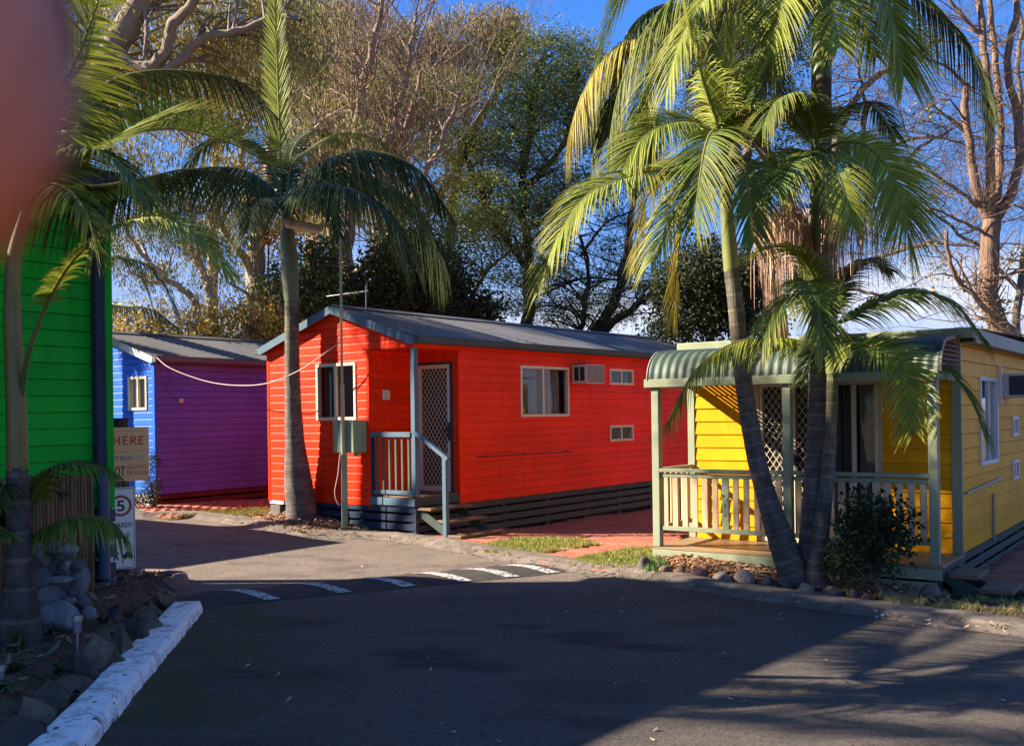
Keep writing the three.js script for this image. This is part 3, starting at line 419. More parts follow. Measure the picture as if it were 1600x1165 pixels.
// ---------------------------------------------------------------- the red cabin
{
  const t = cabinAt('red_cabin', RED, 'bright red weatherboard cabin with corner porch and slatted dark base'), W = 3.243, Y0 = .41, Y1 = 2.84;
  const F = wallP([-W, 0], [1, 0], [0, 1]), S = wallP([0, -.97], [0, -1], [1, 0]), A = wallP([-.905, -.97], [1, 0], [0, 1]), B = wallP([-.905, 0], [0, -1], [1, 0]), K = wallP([0, -9.5], [-1, 0], [0, -1]), Lw = wallP([-W, -9.5], [0, 1], [-1, 0]);
  // front gable wall, notched by the porch
  wall(t, 'front_wall', { P: F, w: W, y0: Y0, y1: Y1, peak: [1.625, 3.40], openings: [[1.18, 2.045, 1.71, 2.56], [2.335, 3.3, 0, 2.735]], pitch: .1225, profile: COVE, mat: M.red, seed: 1 });
  wall(t, 'side_wall', { P: S, w: 8.53, y0: Y0, y1: Y1, openings: [[1.55, 2.93, 1.715, 2.54], [4.285, 5.105, 2.285, 2.555], [4.265, 5.085, 1.235, 1.51]], pitch: .1225, profile: LAP, mat: M.red, seed: 2 });
  wall(t, 'porch_wall', { P: A, w: .905, y0: .58, y1: 2.735, openings: [[.10, .76, .58, 2.53]], pitch: .1225, mat: M.red, seed: 3 });
  wall(t, 'porch_wall', { P: B, w: .97, y0: .58, y1: 2.735, pitch: .1225, mat: M.red, seed: 4 });
  wall(t, 'side_wall', { P: Lw, w: 9.5, y0: Y0, y1: Y1, pitch: .1225, mat: M.red, seed: 5 }); wall(t, 'rear_wall', { P: K, w: W, y0: Y0, y1: Y1, peak: [1.625, 3.40], pitch: .1225, mat: M.red, seed: 6 });
  { const b = new MB(); b.box(-.90, .005, 2.735, Y1, -.97, -.93, 0); b.box(-.03, .012, 2.735, 2.86, -.965, .014, 0.003); b.build('porch_lintel', M.red, t); const c = new MB(); c.quad(V3(-.905, 2.737, .0), V3(0, 2.737, 0), V3(0, 2.737, -.97), V3(-.905, 2.737, -.97), V3(0, -1, 0)); c.build('porch_ceiling', M.red, t); }
  floorBox(t, -W, -.9, .43, -9.5, -.02); floorBox(t, -.9, 0, .43, -9.5, -1); 
  { const b = new MB(); b.box(-W - .018, -W + .035, Y0 - .01, Y1 + .02, -.02, .022); b.build('corner_trim', M.red, t); const c = new MB(); c.box(-.955, -.902, Y0, 2.735, -.035, .022); c.build('corner_trim', M.red, t); const d = new MB(); d.box(-.035, .02, Y0, 2.733, -1.0, -.955); d.build('corner_trim', M.red, t); }
  { const b = new MB(); b.box(-W, -2.9, Y0 - .06, Y0 - .004, -.03, .012); b.build('base_trim', M.white, t); const c = new MB(); c.box(-2.9, -.91, Y0 - .06, Y0 - .004, -.03, .008); c.build('base_trim', M.navy, t); }
  window_(t, F, 1.18, 2.045, 1.71, 2.56, { mull: 1.60, curtains: [[1.24, 1.55]], curtainMat: M.curtaindark });
  const w2 = window_(t, S, 1.55, 2.93, 1.715, 2.54, { mull: 2.18, curtains: [[1.58, 2.16], [2.24, 2.75]] });
  for (const y of [2.285, 1.235]) window_(t, S, y > 2 ? 4.285 : 4.265, y > 2 ? 5.105 : 5.085, y, y + .272, { t: .03 });
  grilleDoor(t, A, .10, .76, .585, 2.53, M.frame, { handle: .735 });
  { const b = new MB(); b.box(-.905 + .76, -.905 + .80, .58, 2.57, -.975, -.93); b.box(-.905 + .06, -.905 + .10, .58, 2.57, -.975, -.93); b.box(-.905 + .1, -.905 + .76, 2.535, 2.57, -.975, -.93); b.build('door_frame', M.navy, t); }
  // deck, its post, rail and pickets
  { const n = 7; for (let i = 0; i < n; i++) { const b = new MB(), z = -.97 + i * .137; b.box(-.905, -.01, .552, .58, z, z + .131); b.build('deck_board', M.timber, t); } }
  { const b = new MB(); b.box(-.915, .0, .44, .552, .006, .035); b.build('deck_fascia', M.slate, t); const c = new MB(); c.box(-.025, .012, .44, .553, -.975, .004); c.build('deck_fascia', M.darkslate, t); }
  { const b = new MB(); b.box(-.075, .008, .58, 2.735, -.072, .01); b.build('porch_post', M.slate, t); const c = new MB(); c.box(-.92, -.862, .58, 1.46, -.045, .012); c.build('rail_post', M.navy, t); }
  { const b = new MB(); b.box(-.90, -.078, 1.44, 1.515, -.045, .028); b.build('handrail', M.slate, t); const c = new MB(); c.box(-.86, -.078, .60, .66, -.035, .005); c.build('bottom_rail', M.slate, t); }
  for (let i = 0; i < 6; i++) { const b = new MB(), x = -.81 + i * .129; b.box(x, x + .04, .66, 1.44, -.032, -.004); b.build('picket', M.olive, t); }
  // steps with their rail
  for (const [y, x0, x1, z0, z1] of [[.425, .015, .29, -.93, .0], [.255, .30, .56, -.95, -.06], [.07, .58, .86, -.95, .02]]) { const b = new MB(); b.box(x0, x1, y - .04, y, z0, z1, .006); b.build('tread', M.timber, t); }
  for (const z of [-.06, -.86]) { const b = new MB(); b.beam(V3(.02, .36, z), V3(.72, -.02, z), .035, .12); b.build('stringer', M.darkslate, t); }
  { const b = new MB(); b.box(.53, .60, -.06, 1.16, -.04, .03); b.build('newel', M.slate, t); const c = new MB(); c.beam(V3(-.01, 1.52, .0), V3(.63, 1.13, .0), .07, .055); c.build('stair_rail', M.slate, t); }
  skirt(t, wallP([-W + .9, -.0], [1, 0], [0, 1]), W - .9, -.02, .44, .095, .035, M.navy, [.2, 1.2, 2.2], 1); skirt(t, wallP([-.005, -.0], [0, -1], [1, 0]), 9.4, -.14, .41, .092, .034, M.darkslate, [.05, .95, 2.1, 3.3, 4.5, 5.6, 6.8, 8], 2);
  { const b = new MB(); b.box(-3.22, -2.98, -.1, .33, -.2, .02); b.build('pier', M.concrete, t); const c = new MB(); c.box(-2.32, -2.08, -.1, .33, -.2, .02); c.build('pier', M.concrete, t); }
  // air conditioner
  { const a = new MB(); a.box(0, .32, 2.27, 2.60, -4.60, -4.03, .006); const ac = a.build('air_conditioner', M.frame, t); const b = new MB(); for (let k = 0; k < 9; k++) { const y = 2.305 + k * .031; b.box(.322, .328, y, y + .012, -4.57, -4.06, 0); } for (let k = 0; k < 10; k++) { const z = -4.57 + k * .055; b.box(.329, .333, 2.3, 2.58, z, z + .008, 0); } b.build('grille', M.plasticgrey, ac); const c = new MB(); c.box(.06, .15, 2.32, 2.56, -4.028, -4.022, 0); c.box(.18, .27, 2.32, 2.56, -4.028, -4.022, 0); c.box(.3205, .3215, 2.29, 2.585, -4.58, -4.05, 0); c.build('vent', M.black, ac); }
  { const b = new MB(); b.tube([V3(.035, 1.10, -1.36), V3(.035, 1.098, -2.6), V3(.035, 1.09, -3.95)], .011, 6); for (const z of [-1.5, -2.6, -3.8]) b.box(.0, .05, 1.085, 1.115, z - .012, z + .012, 0); b.build('pipe', std(C(.16, .035, .03), { roughness: .6 }), t); }
  gableRoof(t, -W - .11, .11, -1.62, 2.885, 3.445, .12, -9.65, M.roof, 12, M.slate, M.darkslate);
  // small notice by the porch
  const pt = textTex(192, 160, (g, w, h) => { g.fillStyle = '#d9cdb4'; g.fillRect(0, 0, w, h); g.fillStyle = '#4a3a30'; g.font = 'bold 40px sans-serif'; g.textAlign = 'center'; g.fillText('CHALET', w / 2, 48); g.fillText('PARK', w / 2, 98); g.fillText('HOUSE', w / 2, 148); });
  panel(t, 'notice', B, .24, .40, 2.00, 2.145, .016, .022, M.beige, pt);
}
{ // television aerial on the red roof
  let AERZ = 0; for (let z = 0; z > -4; z -= .02) { const q = local(RED, -1.62, 3.44, z), u = 800 + FPX * (q.x * CR - (q.y - EYE) * SR) / -q.z; if (u < 572) AERZ = z; }
  const t = thing('tv_aerial', 'thin grey television aerial on the red cabin roof', 'aerial', local(RED, -1.62, 3.44, AERZ), -RED[2]); const b = new MB(); b.tube([V3(0, -.02, 0), V3(0, .40, 0)], .009, 6, { cap: true }); b.build('mast', M.steel, t); const c = new MB(); c.tube([V3(-.80, .27, .1), V3(.06, .30, 0)], .006, 5, { cap: true }); c.build('boom', M.steel, t); for (let i = 0; i < 4; i++) { const d = new MB(), x = -.65 + i * .2; d.tube([V3(x, .28, -.10), V3(x, .28, .2)], .003, 4); d.build('element', M.steel, t); } const e = new MB(); e.tube([V3(.03, .30, -.0), V3(.03, .44, 0)], .004, 4); e.build('element', M.steel, t);
}
// ---------------------------------------------------------------- the purple and blue cabin
{
  const t = cabinAt('purple_cabin', PUR, 'cabin with purple long side and blue gable front behind the green one'), W = 3.25, Y0 = .415, Y1 = 2.80;
  const F = wallP([-W, 0], [1, 0], [0, 1]), S = wallP([0, 0], [0, -1], [1, 0]);
  const fw = wall(t, 'front_wall', { P: F, w: W, y0: Y0, y1: Y1, peak: [1.625, 3.36], openings: [[2.51, 3.04, 1.93, 2.51]], pitch: .1225, profile: COVE, mat: M.blue, seed: 7 }); fw.userData.label = 'bright blue weatherboard gable wall';
  const sw = wall(t, 'side_wall', { P: S, w: 9, y0: Y0, y1: Y1, pitch: .1225, profile: COVE, mat: M.purple, seed: 8 }); sw.userData.label = 'purple weatherboard side wall';
  wall(t, 'side_wall', { P: wallP([-W, -9], [0, 1], [-1, 0]), w: 9, y0: Y0, y1: Y1, pitch: .1225, mat: M.purple, seed: 9 }); wall(t, 'rear_wall', { P: wallP([0, -9], [-1, 0], [0, -1]), w: W, y0: Y0, y1: Y1, peak: [1.625, 3.36], pitch: .1225, mat: M.blue, seed: 10 });
  floorBox(t, -W, 0, .43, -9, 0);
  { const b = new MB(); b.box(-.045, .02, Y0 - .01, Y1, -.02, .022); b.build('corner_trim', M.blue, t); const c = new MB(); c.box(.0, .022, Y1 - .03, Y1 + .04, -9, .01); c.build('eave_board', M.maroon, t); const d = new MB(); d.box(-W, 0, Y0 - .06, Y0 - .004, -.03, .01); d.build('base_trim', M.white, t); }
  window_(t, F, 2.51, 3.04, 1.93, 2.51, { curtains: [[2.55, 2.75], [2.8, 3.0]] });
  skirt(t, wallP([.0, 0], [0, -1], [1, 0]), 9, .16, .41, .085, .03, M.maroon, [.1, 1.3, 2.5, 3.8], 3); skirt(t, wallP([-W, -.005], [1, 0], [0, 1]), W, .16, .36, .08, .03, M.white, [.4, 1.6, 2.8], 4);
  gableRoof(t, -W - .11, .11, -1.625, 2.855, 3.40, .12, -9.1, M.roof, 12, M.white, M.roofdark);
  { const b = new MB(); b.box(0.012, .06, 2.045, 2.12, -.56, -.48); b.build('junction_box', M.plasticgrey, t); }
}
// ---------------------------------------------------------------- the yellow cabin with its verandah
{
  const t = cabinAt('yellow_cabin', YEL, 'yellow weatherboard cabin with green verandah and curved iron awning'), W = 3.08, Y0 = .23, Y1 = 2.43, ZW = -1.0;
  const F = wallP([-W, ZW], [1, 0], [0, 1]), S = wallP([0, ZW], [0, -1], [1, 0]), DK = .23;
  wall(t, 'front_wall', { P: F, w: W, y0: Y0, y1: Y1 + .05, openings: [[.90, 1.68, .23, 2.06], [1.70, 2.24, .30, 2.06]], pitch: .155, mat: M.yellow, seed: 11 });
  wall(t, 'side_wall', { P: S, w: 7.6, y0: Y0, y1: Y1, openings: [[.95, 1.95, 1.11, 2.09], [2.98, 3.38, 1.39, 1.62], [2.98, 3.38, .83, 1.06]], pitch: .155, mat: M.yellow, seed: 12 });
  wall(t, 'side_wall', { P: wallP([-W, ZW - 7.6], [0, 1], [-1, 0]), w: 7.6, y0: Y0, y1: Y1, pitch: .155, mat: M.yellow, seed: 13 }); wall(t, 'rear_wall', { P: wallP([0, ZW - 7.6], [-1, 0], [0, -1]), w: W, y0: Y0, y1: Y1, pitch: .155, mat: M.yellow, seed: 14 });
  floorBox(t, -W, 0, .2, ZW - 7.6, ZW);
  { const b = new MB(); b.box(-W - .02, -W + .07, DK, Y1, ZW - .02, ZW + .024); b.build('corner_trim', M.sage, t); const c = new MB(); c.box(-.085, .016, DK, Y1, ZW - .02, ZW + .024); c.build('corner_trim', M.sage, t); }
  // doors and the big curtained window
  { const b = new MB(); bar(b, F, .84, .90, DK, 2.09, -.02, .03); bar(b, F, 1.68, 1.72, DK, 2.09, -.02, .03); bar(b, F, 2.24, 2.29, DK, 2.09, -.02, .03); bar(b, F, .90, 1.68, 2.06, 2.09, -.02, .03); bar(b, F, 1.72, 2.24, 2.06, 2.09, -.02, .03); b.build('door_frame', M.beige, t); }
  grilleDoor(t, F, .905, 1.285, .24, 2.055, M.frame, { t: .03, handle: 1.26 }); grilleDoor(t, F, 1.295, 1.675, .24, 2.055, M.frame, { t: .03, handle: 1.33 });
  window_(t, F, 1.725, 2.235, .30, 2.05, { mull: 1.98, curtains: [[1.75, 1.97], [2.0, 2.2]], t: .025 });
  window_(t, S, .95, 1.95, 1.11, 2.09, { mat: M.framewhite, curtains: [[1.5, 1.9]] });
  for (const y of [1.39, .83]) window_(t, S, 2.98, 3.38, y, y + .23, { mat: M.framewhite, t: .03 });
  // verandah deck and beams
  { const n = 8; for (let i = 0; i < n; i++) { const b = new MB(), z = ZW + .015 + i * .1245; b.box(-W + .0, .03, DK - .03, DK, z, z + .119); b.build('deck_board', M.decktimber, t); } }
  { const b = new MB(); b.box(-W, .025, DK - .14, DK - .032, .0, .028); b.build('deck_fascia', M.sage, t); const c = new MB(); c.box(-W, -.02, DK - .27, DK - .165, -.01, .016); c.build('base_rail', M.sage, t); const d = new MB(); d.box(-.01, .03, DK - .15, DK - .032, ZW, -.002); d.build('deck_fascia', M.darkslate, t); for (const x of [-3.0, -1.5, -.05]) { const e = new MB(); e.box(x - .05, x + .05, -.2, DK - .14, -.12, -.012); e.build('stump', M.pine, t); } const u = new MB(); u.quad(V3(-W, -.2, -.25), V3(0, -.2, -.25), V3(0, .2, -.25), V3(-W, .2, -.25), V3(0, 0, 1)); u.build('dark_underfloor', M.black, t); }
  for (const [x, m] of [[-W + .045, M.sage], [-1.50, M.sage], [-.045, M.sage]]) { const b = new MB(); b.box(x - .045, x + .045, DK, 2.03, -.08, .01, .005); b.build('verandah_post', m, t); }
  { const b = new MB(); b.box(-W - .07, .02, 2.03, 2.125, .012, .05, .005); b.build('verandah_beam', M.sage, t); const c = new MB(); c.box(-W + .005, -W + .04, 2.03, 2.12, ZW, .01); c.box(-.04, -.005, 2.03, 2.12, ZW, .01); c.build('end_beam', M.sage, t); }
  for (const [a, c] of [[-W + .09, -1.548], [-1.452, -.09]]) {
    const b = new MB(); b.box(a, c, 1.075, 1.115, -.075, .012); b.box(a, c, 1.015, 1.06, -.045, -.015); b.build('handrail', M.sage, t); const d = new MB(); d.box(a, c, .415, .465, -.05, -.01); d.build('bottom_rail', M.sage, t);
    const n = 12, w = (c - a) / n; for (let i = 0; i < n; i++) { const mid = i === 6, e = new MB(), x = a + (i + .5) * w; e.box(x - (mid ? .04 : .033), x + (mid ? .04 : .033), .465, 1.016, -.042, -.02); const pk = e.build('picket', mid ? M.sage : M.cream, t); if (mid && a < -2) { const q = new MB(); for (const [dx, dy, h, l] of [[-.012, .80, .055, -.012], [.014, .76, .05, .012], [0, .70, .05, -.004], [0, .60, .03, .0]]) { q.tri(V3(x + dx, dy, -.0185), V3(x + dx + l - .010, dy + h * .5, -.0185), V3(x + dx + l, dy + h, -.0185)); q.tri(V3(x + dx, dy, -.0185), V3(x + dx + l, dy + h, -.0185), V3(x + dx + l * .4 + .010, dy + h * .45, -.0185)); } q.build('cut_out', M.pine, pk); } }
  }
  { // left end rail and pickets
    const b = new MB(); b.box(-W, -W + .06, 1.075, 1.115, ZW + .03, -.085); b.build('handrail', M.sage, t); const d = new MB(); d.box(-W + .01, -W + .05, .415, .465, ZW + .03, -.085); d.build('bottom_rail', M.sage, t); for (let i = 0; i < 6; i++) { const e = new MB(), z = ZW + .1 + i * .145; e.box(-W + .018, -W + .04, .465, 1.075, z, z + .066); e.build('picket', M.cream, t); } }
  // curved corrugated awning with slatted ends
  { const prof = []; for (let i = 0; i <= 10; i++) { const a = i / 10 * Math.PI / 2; prof.push([-.31 + .35 * Math.cos(a), 2.115 + .33 * Math.sin(a)]); } prof.push([-.6, 2.475], [-1.0, 2.50]); corrugated(t, 'awning_sheet', prof, -W - .03, .045, .1, .009, M.awning, 4);
    for (const x of [-W + .012, -.012]) { for (let k = 0; k < 7; k++) { const y = 2.135 + k * .047, f = clamp((y + .03 - 2.115) / .33), zf = -.31 + .35 * Math.sqrt(Math.max(0, 1 - f * f)), b = new MB(); b.box(x - .011, x + .011, y, y + .03, ZW + .03, zf - .02); b.build('end_slat', x > -1 ? std(C(.22, .10, .075), { roughness: .8, map: T_woodmap }) : M.sage, t); } }
    const c = new MB(), pr = prof.slice(0, 12); for (const x of [-W - .03, .045]) for (let i = 0; i < pr.length - 1; i++) c.beam(V3(x, pr[i][1] - .004, pr[i][0]), V3(x, pr[i + 1][1] - .004, pr[i + 1][0]), .012, .035, V3(0, pr[i][1] - 2.1, pr[i][0] + .31).normalize(), .001); c.build('awning_trim', M.fasciagrey, t); }
  { const b = new MB(); b.box(-W - .12, .16, 2.475, 2.585, ZW - .02, ZW + .09, .01); b.build('gutter', M.sage, t); }
  corrugated(t, 'roof_sheet', [[ZW + .05, 2.57], [ZW - 3.9, 2.66], [ZW - 7.8, 2.57]], -W - .14, .16, .076, .008, M.roof, 4);
  { const b = new MB(); b.box(.135, .165, 2.425, 2.575, ZW - 7.8, ZW - .03); b.box(0, .135, 2.425, 2.44, ZW - 7.8, ZW - .03, 0); b.build('bargeboard', M.fasciagrey, t); }
  // side: air conditioner, pipes, slatted base, steps
  { const a = new MB(); a.box(.02, .40, 1.87, 2.16, -3.75, -3.15, .006); const ac = a.build('air_conditioner', M.plasticgrey, t), b = new MB(); b.box(.12, .30, 1.90, 2.13, -3.147, -3.143, 0); b.build('vent', M.black, ac); const c = new MB(); c.box(.01, .05, 1.78, 2.25, -3.13, -3.09); c.build('bracket', M.framewhite, ac); }
  { const b = new MB(); b.tube([V3(.04, .86, -1.05), V3(.045, .86, -1.2), V3(.045, .90, -3.0)], .012, 6); b.build('pipe', M.plasticgrey, t); const c = new MB(); c.tube([V3(.035, .75, -2.55), V3(.035, .2, -2.55)], .016, 6); c.build('pipe', M.fasciagrey, t); }
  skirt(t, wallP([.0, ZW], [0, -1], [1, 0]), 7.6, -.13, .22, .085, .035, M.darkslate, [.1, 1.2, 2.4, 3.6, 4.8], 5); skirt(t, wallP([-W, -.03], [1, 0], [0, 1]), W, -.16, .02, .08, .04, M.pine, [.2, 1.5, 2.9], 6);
  for (const [y, x0, x1, z0, z1] of [[.15, .05, .33, -.62, -.08], [.035, .34, .64, -.60, -.04]]) { const b = new MB(); b.box(x0, x1, y - .045, y, z0, z1, .006); b.build('tread', M.timber, t); }
  for (const z of [-.12, -.56]) { const b = new MB(); b.box(.35, .62, -.12, -.01, z - .02, z + .02); b.beam(V3(.02, .12, z), V3(.42, -.1, z), .04, .11); b.build('stringer', M.pine, t); }
  { const b = new MB(); b.box(-1.45, -1.0, DK + .001, DK + .012, -.85, -.55); b.build('door_mat', M.black, t); }
}
// ---------------------------------------------------------------- the green cabin with bamboo screen
{
  const t = cabinAt('green_cabin', GRN, 'tall green weatherboard cabin with bamboo screen at its foot'), Y0 = .945, Y1 = 3.87, L = 8, D = 2.45;
  const S = wallP([0, 0], [0, 1], [1, 0]);
  const Pm = (s, y, o = 0) => S(s, y, o);
  wall(t, 'side_wall', { P: Pm, w: L, y0: Y0, y1: Y1, pitch: .146, mat: M.green, seed: 15 });
  wall(t, 'rear_wall', { P: wallP([0, 0], [-1, 0], [0, -1]), w: D, y0: Y0, y1: Y1, pitch: .146, mat: M.green, seed: 16 }); wall(t, 'side_wall', { P: wallP([-D, 0], [0, 1], [-1, 0]), w: L, y0: Y0, y1: Y1, pitch: .146, mat: M.green, seed: 17 }); wall(t, 'end_wall', { P: wallP([-D, L], [1, 0], [0, 1]), w: D, y0: Y0, y1: Y1, pitch: .146, mat: M.green, seed: 18 });
  { const b = new MB(); b.box(-.02, .02, Y0 - .01, Y1, -.025, .05); b.build('corner_trim', M.green, t); }
  { const b = new MB(); b.box(.016, .10, 1.24, Y1 - .02, .10, .19); const p = b.build('downpipe', M.navy, t); const c = new MB(); c.tube([V3(.08, .3, .125), V3(.08, 1.26, .125)], .052, 14, { cap: true }); c.build('pipe_collar', std(C(.03, .06, .11), { roughness: .45 }), p); }
  { const b = new MB(); b.box(-D - .2, .11, Y1 - .01, Y1 + .14, -.12, L + .2, .01); b.build('fascia', M.navy, t); corrugated(t, 'roof_sheet', [[-.13, 4.02], [L + .2, 4.02]], -D - .22, .13, .1, .012, M.roofdark, 3); }
  skirt(t, wallP([.012, -.03], [0, 1], [1, 0]), L, .0, Y0 - .02, .115, .05, std(C(.035, .055, .085), { roughness: .5, map: T_mottle }), [.3, 2, 4, 6], 8);
  skirt(t, wallP([.0, -.012], [-1, 0], [0, -1]), D, .0, Y0 - .02, .115, .05, M.navy, [.3, 1.7], 9);
}
{ // bamboo screen standing against the green wall
  const t = cabinAt('bamboo_screen', GRN, 'brown bamboo pole screen along the foot of the green wall', 'screen'), r = rngOf(31), mats = [[.25, .11, .042], [.18, .08, .032], [.31, .145, .06]].map(c => std(C(...c), { roughness: .55, map: T_bark }));
  let z = .21; for (let i = 0; i < 62; i++) { const w = .013 + .007 * r(), b = new MB(); z += w; const pts = [], rad = [], h = 1.245 + .03 * r(), dx = (r() - .5) * .01; for (let k = 0; k <= 10; k++) { const y = mix(.12, h, k / 10); pts.push(V3(.055 + dx * k / 10, y, z)); rad.push(w * (k % 3 === 1 ? 1.12 : 1)); } b.tube(pts, rad, 7, { cap: true }); b.build('bamboo_pole', mats[i % 3], t); z += w + .001; }
  const b = new MB(); for (const y of [.5, 1.0]) b.tube([V3(.078, y, .2), V3(.078, y + .01, 1.2), V3(.078, y, z)], .004, 4); b.build('wire', M.timber, t);
}
{ // another cabin, out of the picture to the left; its roof corner shades the far road
  const f = [-7.75, 14.5, .62], t = cabinAt('plain_cabin', f, 'plain pale cabin beyond the left edge, behind the green cabin'); const W = 4, L = 3, Y = 2.95; const m = M.white;
  wall(t, 'rear_wall', { P: wallP([0, 0], [-1, 0], [0, -1]), w: W, y0: .3, y1: Y, pitch: .3, mat: m, seed: 20 }); wall(t, 'side_wall', { P: wallP([0, 0], [0, 1], [1, 0]), w: L, y0: .3, y1: Y, pitch: .3, mat: m, seed: 21 }); wall(t, 'side_wall', { P: wallP([-W, 0], [0, 1], [-1, 0]), w: L, y0: .3, y1: Y, pitch: .3, mat: m, seed: 22 }); wall(t, 'front_wall', { P: wallP([-W, L], [1, 0], [0, 1]), w: W, y0: .3, y1: Y, pitch: .3, mat: m, seed: 23 });
  const b = new MB(); b.box(-W - .15, .15, Y, Y + .14, -.15, L + .15, .02); b.build('roof', M.roofdark, t); const c = new MB(); c.box(-W, 0, -.1, .31, 0, L, 0); c.build('base', M.concrete, t);
}
// ---------------------------------------------------------------- palms
const M_frond = phys(C(1, 1, 1), { roughness: .55, transmission: .42, thickness: 0, specularIntensity: .35, side: THREE.DoubleSide });
const M_trunk = std(C(1, 1, 1), { roughness: .85, map: T_rock, bumpMap: T_barkB, bumpScale: .004 });
const M_shaft = std(C(1, 1, 1), { roughness: .4, map: T_mottle });
const GREEN = { dark: [.040, .068, .014], mid: [.125, .175, .022], light: [.25, .29, .030], yellow: [.42, .35, .05] };  // dark tone: tree shade on palm crowns put into the leaf colour
// ctrl: points along the stalk in world space. o: ll leaflet length, n leaflets a side, roll, lift, droop, tone, stalk (bare share), bend
function frond(parent, ctrl, o, rnd) {
  const b = new MB(), n = Math.round((o.n ?? 62) * 1.4), ll = o.ll ?? .6, cv = new THREE.CatmullRomCurve3(ctrl, false, 'centripetal'), L = cv.getLength(), M0 = 26, pts = cv.getSpacedPoints(M0);
  const tone = GREEN[o.tone ?? 'mid'], tip = GREEN[o.tip ?? (o.tone === 'dark' ? 'mid' : 'yellow')], sc = [.30, .27, .09];
  b.tube(pts, pts.map((_, i) => mix(.026, .0035, (i / M0) ** .8) * (o.thick ?? 1)), 6, { col: t => [mix(.13, sc[0], smooth(0, .5, t)), mix(.17, sc[1], smooth(0, .5, t)), .06] });
  const frame = t => { const P = cv.getPointAt(t), T = cv.getTangentAt(t); let S = V3().crossVectors(T, V3(0, 1, 0)); if (S.lengthSq() < .02) S = V3(1, 0, 0).addScaledVector(T, -T.x); S.normalize(); const N = V3().crossVectors(S, T).normalize(), r = (o.roll ?? 0) + (o.twist ?? 0) * t; return [P, T, S.clone().multiplyScalar(Math.cos(r)).addScaledVector(N, Math.sin(r)), N.clone().multiplyScalar(Math.cos(r)).addScaledVector(S, -Math.sin(r))]; };
  const t0 = o.stalk ?? .12, gap = rnd() * 6;
  for (const sg of [-1, 1]) for (let i = 0; i < n; i++) {
    if (o.torn && N3(i * .31, sg * 3, gap) < -.28) continue;
    const f = (i + .25 * rnd() + (sg > 0 ? .4 : 0)) / n, t = Math.min(.997, mix(t0, .995, f)), [P, T, S, N] = frame(t);
    const len = ll * (.42 + .58 * Math.sin(Math.PI * clamp(.16 + .74 * f ** .8))) * (.84 + .24 * rnd()) * (rnd() < .05 ? .5 : 1) * (f > .93 ? .75 : 1), ang = mix(o.a0 ?? .45, o.a1 ?? 1.05, f) + .10 * (rnd() - .5) + (rnd() < .12 ? .5 * (rnd() - .5) : 0);
    const D = S.clone().multiplyScalar(sg * Math.cos(ang)).addScaledVector(T, Math.sin(ang)).addScaledVector(N, (o.lift ?? .18) + .10 * (rnd() - .5)).normalize();
    const droop = (o.droop ?? .45) * (.75 + .5 * rnd()), w0 = (o.w ?? .0150) * (.8 + .35 * rnd()) * (1 - .35 * f), seg = 5;
    const col = .65 + .7 * rnd(), yel = (o.dry ?? .05) > rnd() ? .8 : 0; let W = V3().crossVectors(D, N).normalize(); const Nf = V3().crossVectors(W, D).normalize(); let prev = null;
    for (let k = 0; k <= seg; k++) {
      const q = k / seg, c = P.clone().addScaledVector(D, len * q * (1 - .12 * droop * q)).add(V3(0, -droop * len * q * q * .75, 0)), w = w0 * (q < .12 ? .55 + q * 3.75 : Math.max(.04, 1 - ((q - .12) / .88) ** 1.7)), fold = w * .42;
      const g = clamp((q - .55) * 1.6 + yel), cc = [mix(tone[0], tip[0], g * .6) * col, mix(tone[1], tip[1], g * .6) * col, mix(tone[2], tip[2], g * .6) * col];
      const row = [c.clone().addScaledVector(W, -w).addScaledVector(Nf, fold), c.clone(), c.clone().addScaledVector(W, w).addScaledVector(Nf, fold), cc];
      if (prev) { b.color(...cc); b.quad(prev[0], prev[1], row[1], row[0], Nf); b.quad(prev[1], prev[2], row[2], row[1], Nf); }
      prev = row;
    }
  }
  return b.build('frond', M_frond, parent);
}
function palmTrunk(parent, pts, r, base, o = {}) { // ringed trunk; r: radii at the control points
  const b = new MB(), n = o.n ?? 200, cv = new THREE.CatmullRomCurve3(pts, false, 'centripetal'), P = cv.getSpacedPoints(n), R = P.map((_, i) => { const f = i / n * (r.length - 1), k = Math.min(r.length - 2, Math.floor(f)); return mix(r[k], r[k + 1], f - k); });
  const L = cv.getLength(), ring = o.ring ?? .11, ph = i => { const s = i / n * L + .03 * N3(i * .05, base, 3); return (s / ring) % 1; };
  b.tube(P, R.map((q, i) => q * (1 + (ph(i) < .15 ? .03 : 0) + .02 * N3(i * .09, base * 3.1, 1))), 16, { ur: .1, rough: .04, col: (t, len, a) => { const i = Math.round(t * n), tn = o.tint ?? 1, k = tn * (ph(i) < .13 ? 1.75 : ph(i) < .3 ? .82 : 1), m = .8 + .45 * N3(a * 1.2, len * 2.4, base) + .35 * N3(a * 3, len * 9, base + 4), g = (o.greenTop ?? 0) * smooth(.45, 1, t), c = [mix(.16, .14, g) * m * k, mix(.125, .145, g) * m * k, mix(.108, .05, g) * m * k]; return c; } });
  return b.build('trunk', M_trunk, parent);
}
function crownshaft(parent, pts, r, col = [.16, .24, .10]) { const b = new MB(), P = polyline(pts, 20), R = P.map((_, i) => { const f = i / 20 * (r.length - 1), k = Math.min(r.length - 2, Math.floor(f)); return mix(r[k], r[k + 1], f - k); }); b.tube(P, R, 16, { col: (t, l, a) => { const m = .85 + .3 * N3(a * .8, l * 2, 5), br = smooth(.72, 1, t) * .5; return [mix(col[0], .2, br) * m, mix(col[1], .14, br) * m, mix(col[2], .07, br) * m]; } }); return b.build('crownshaft', M_shaft, parent); }
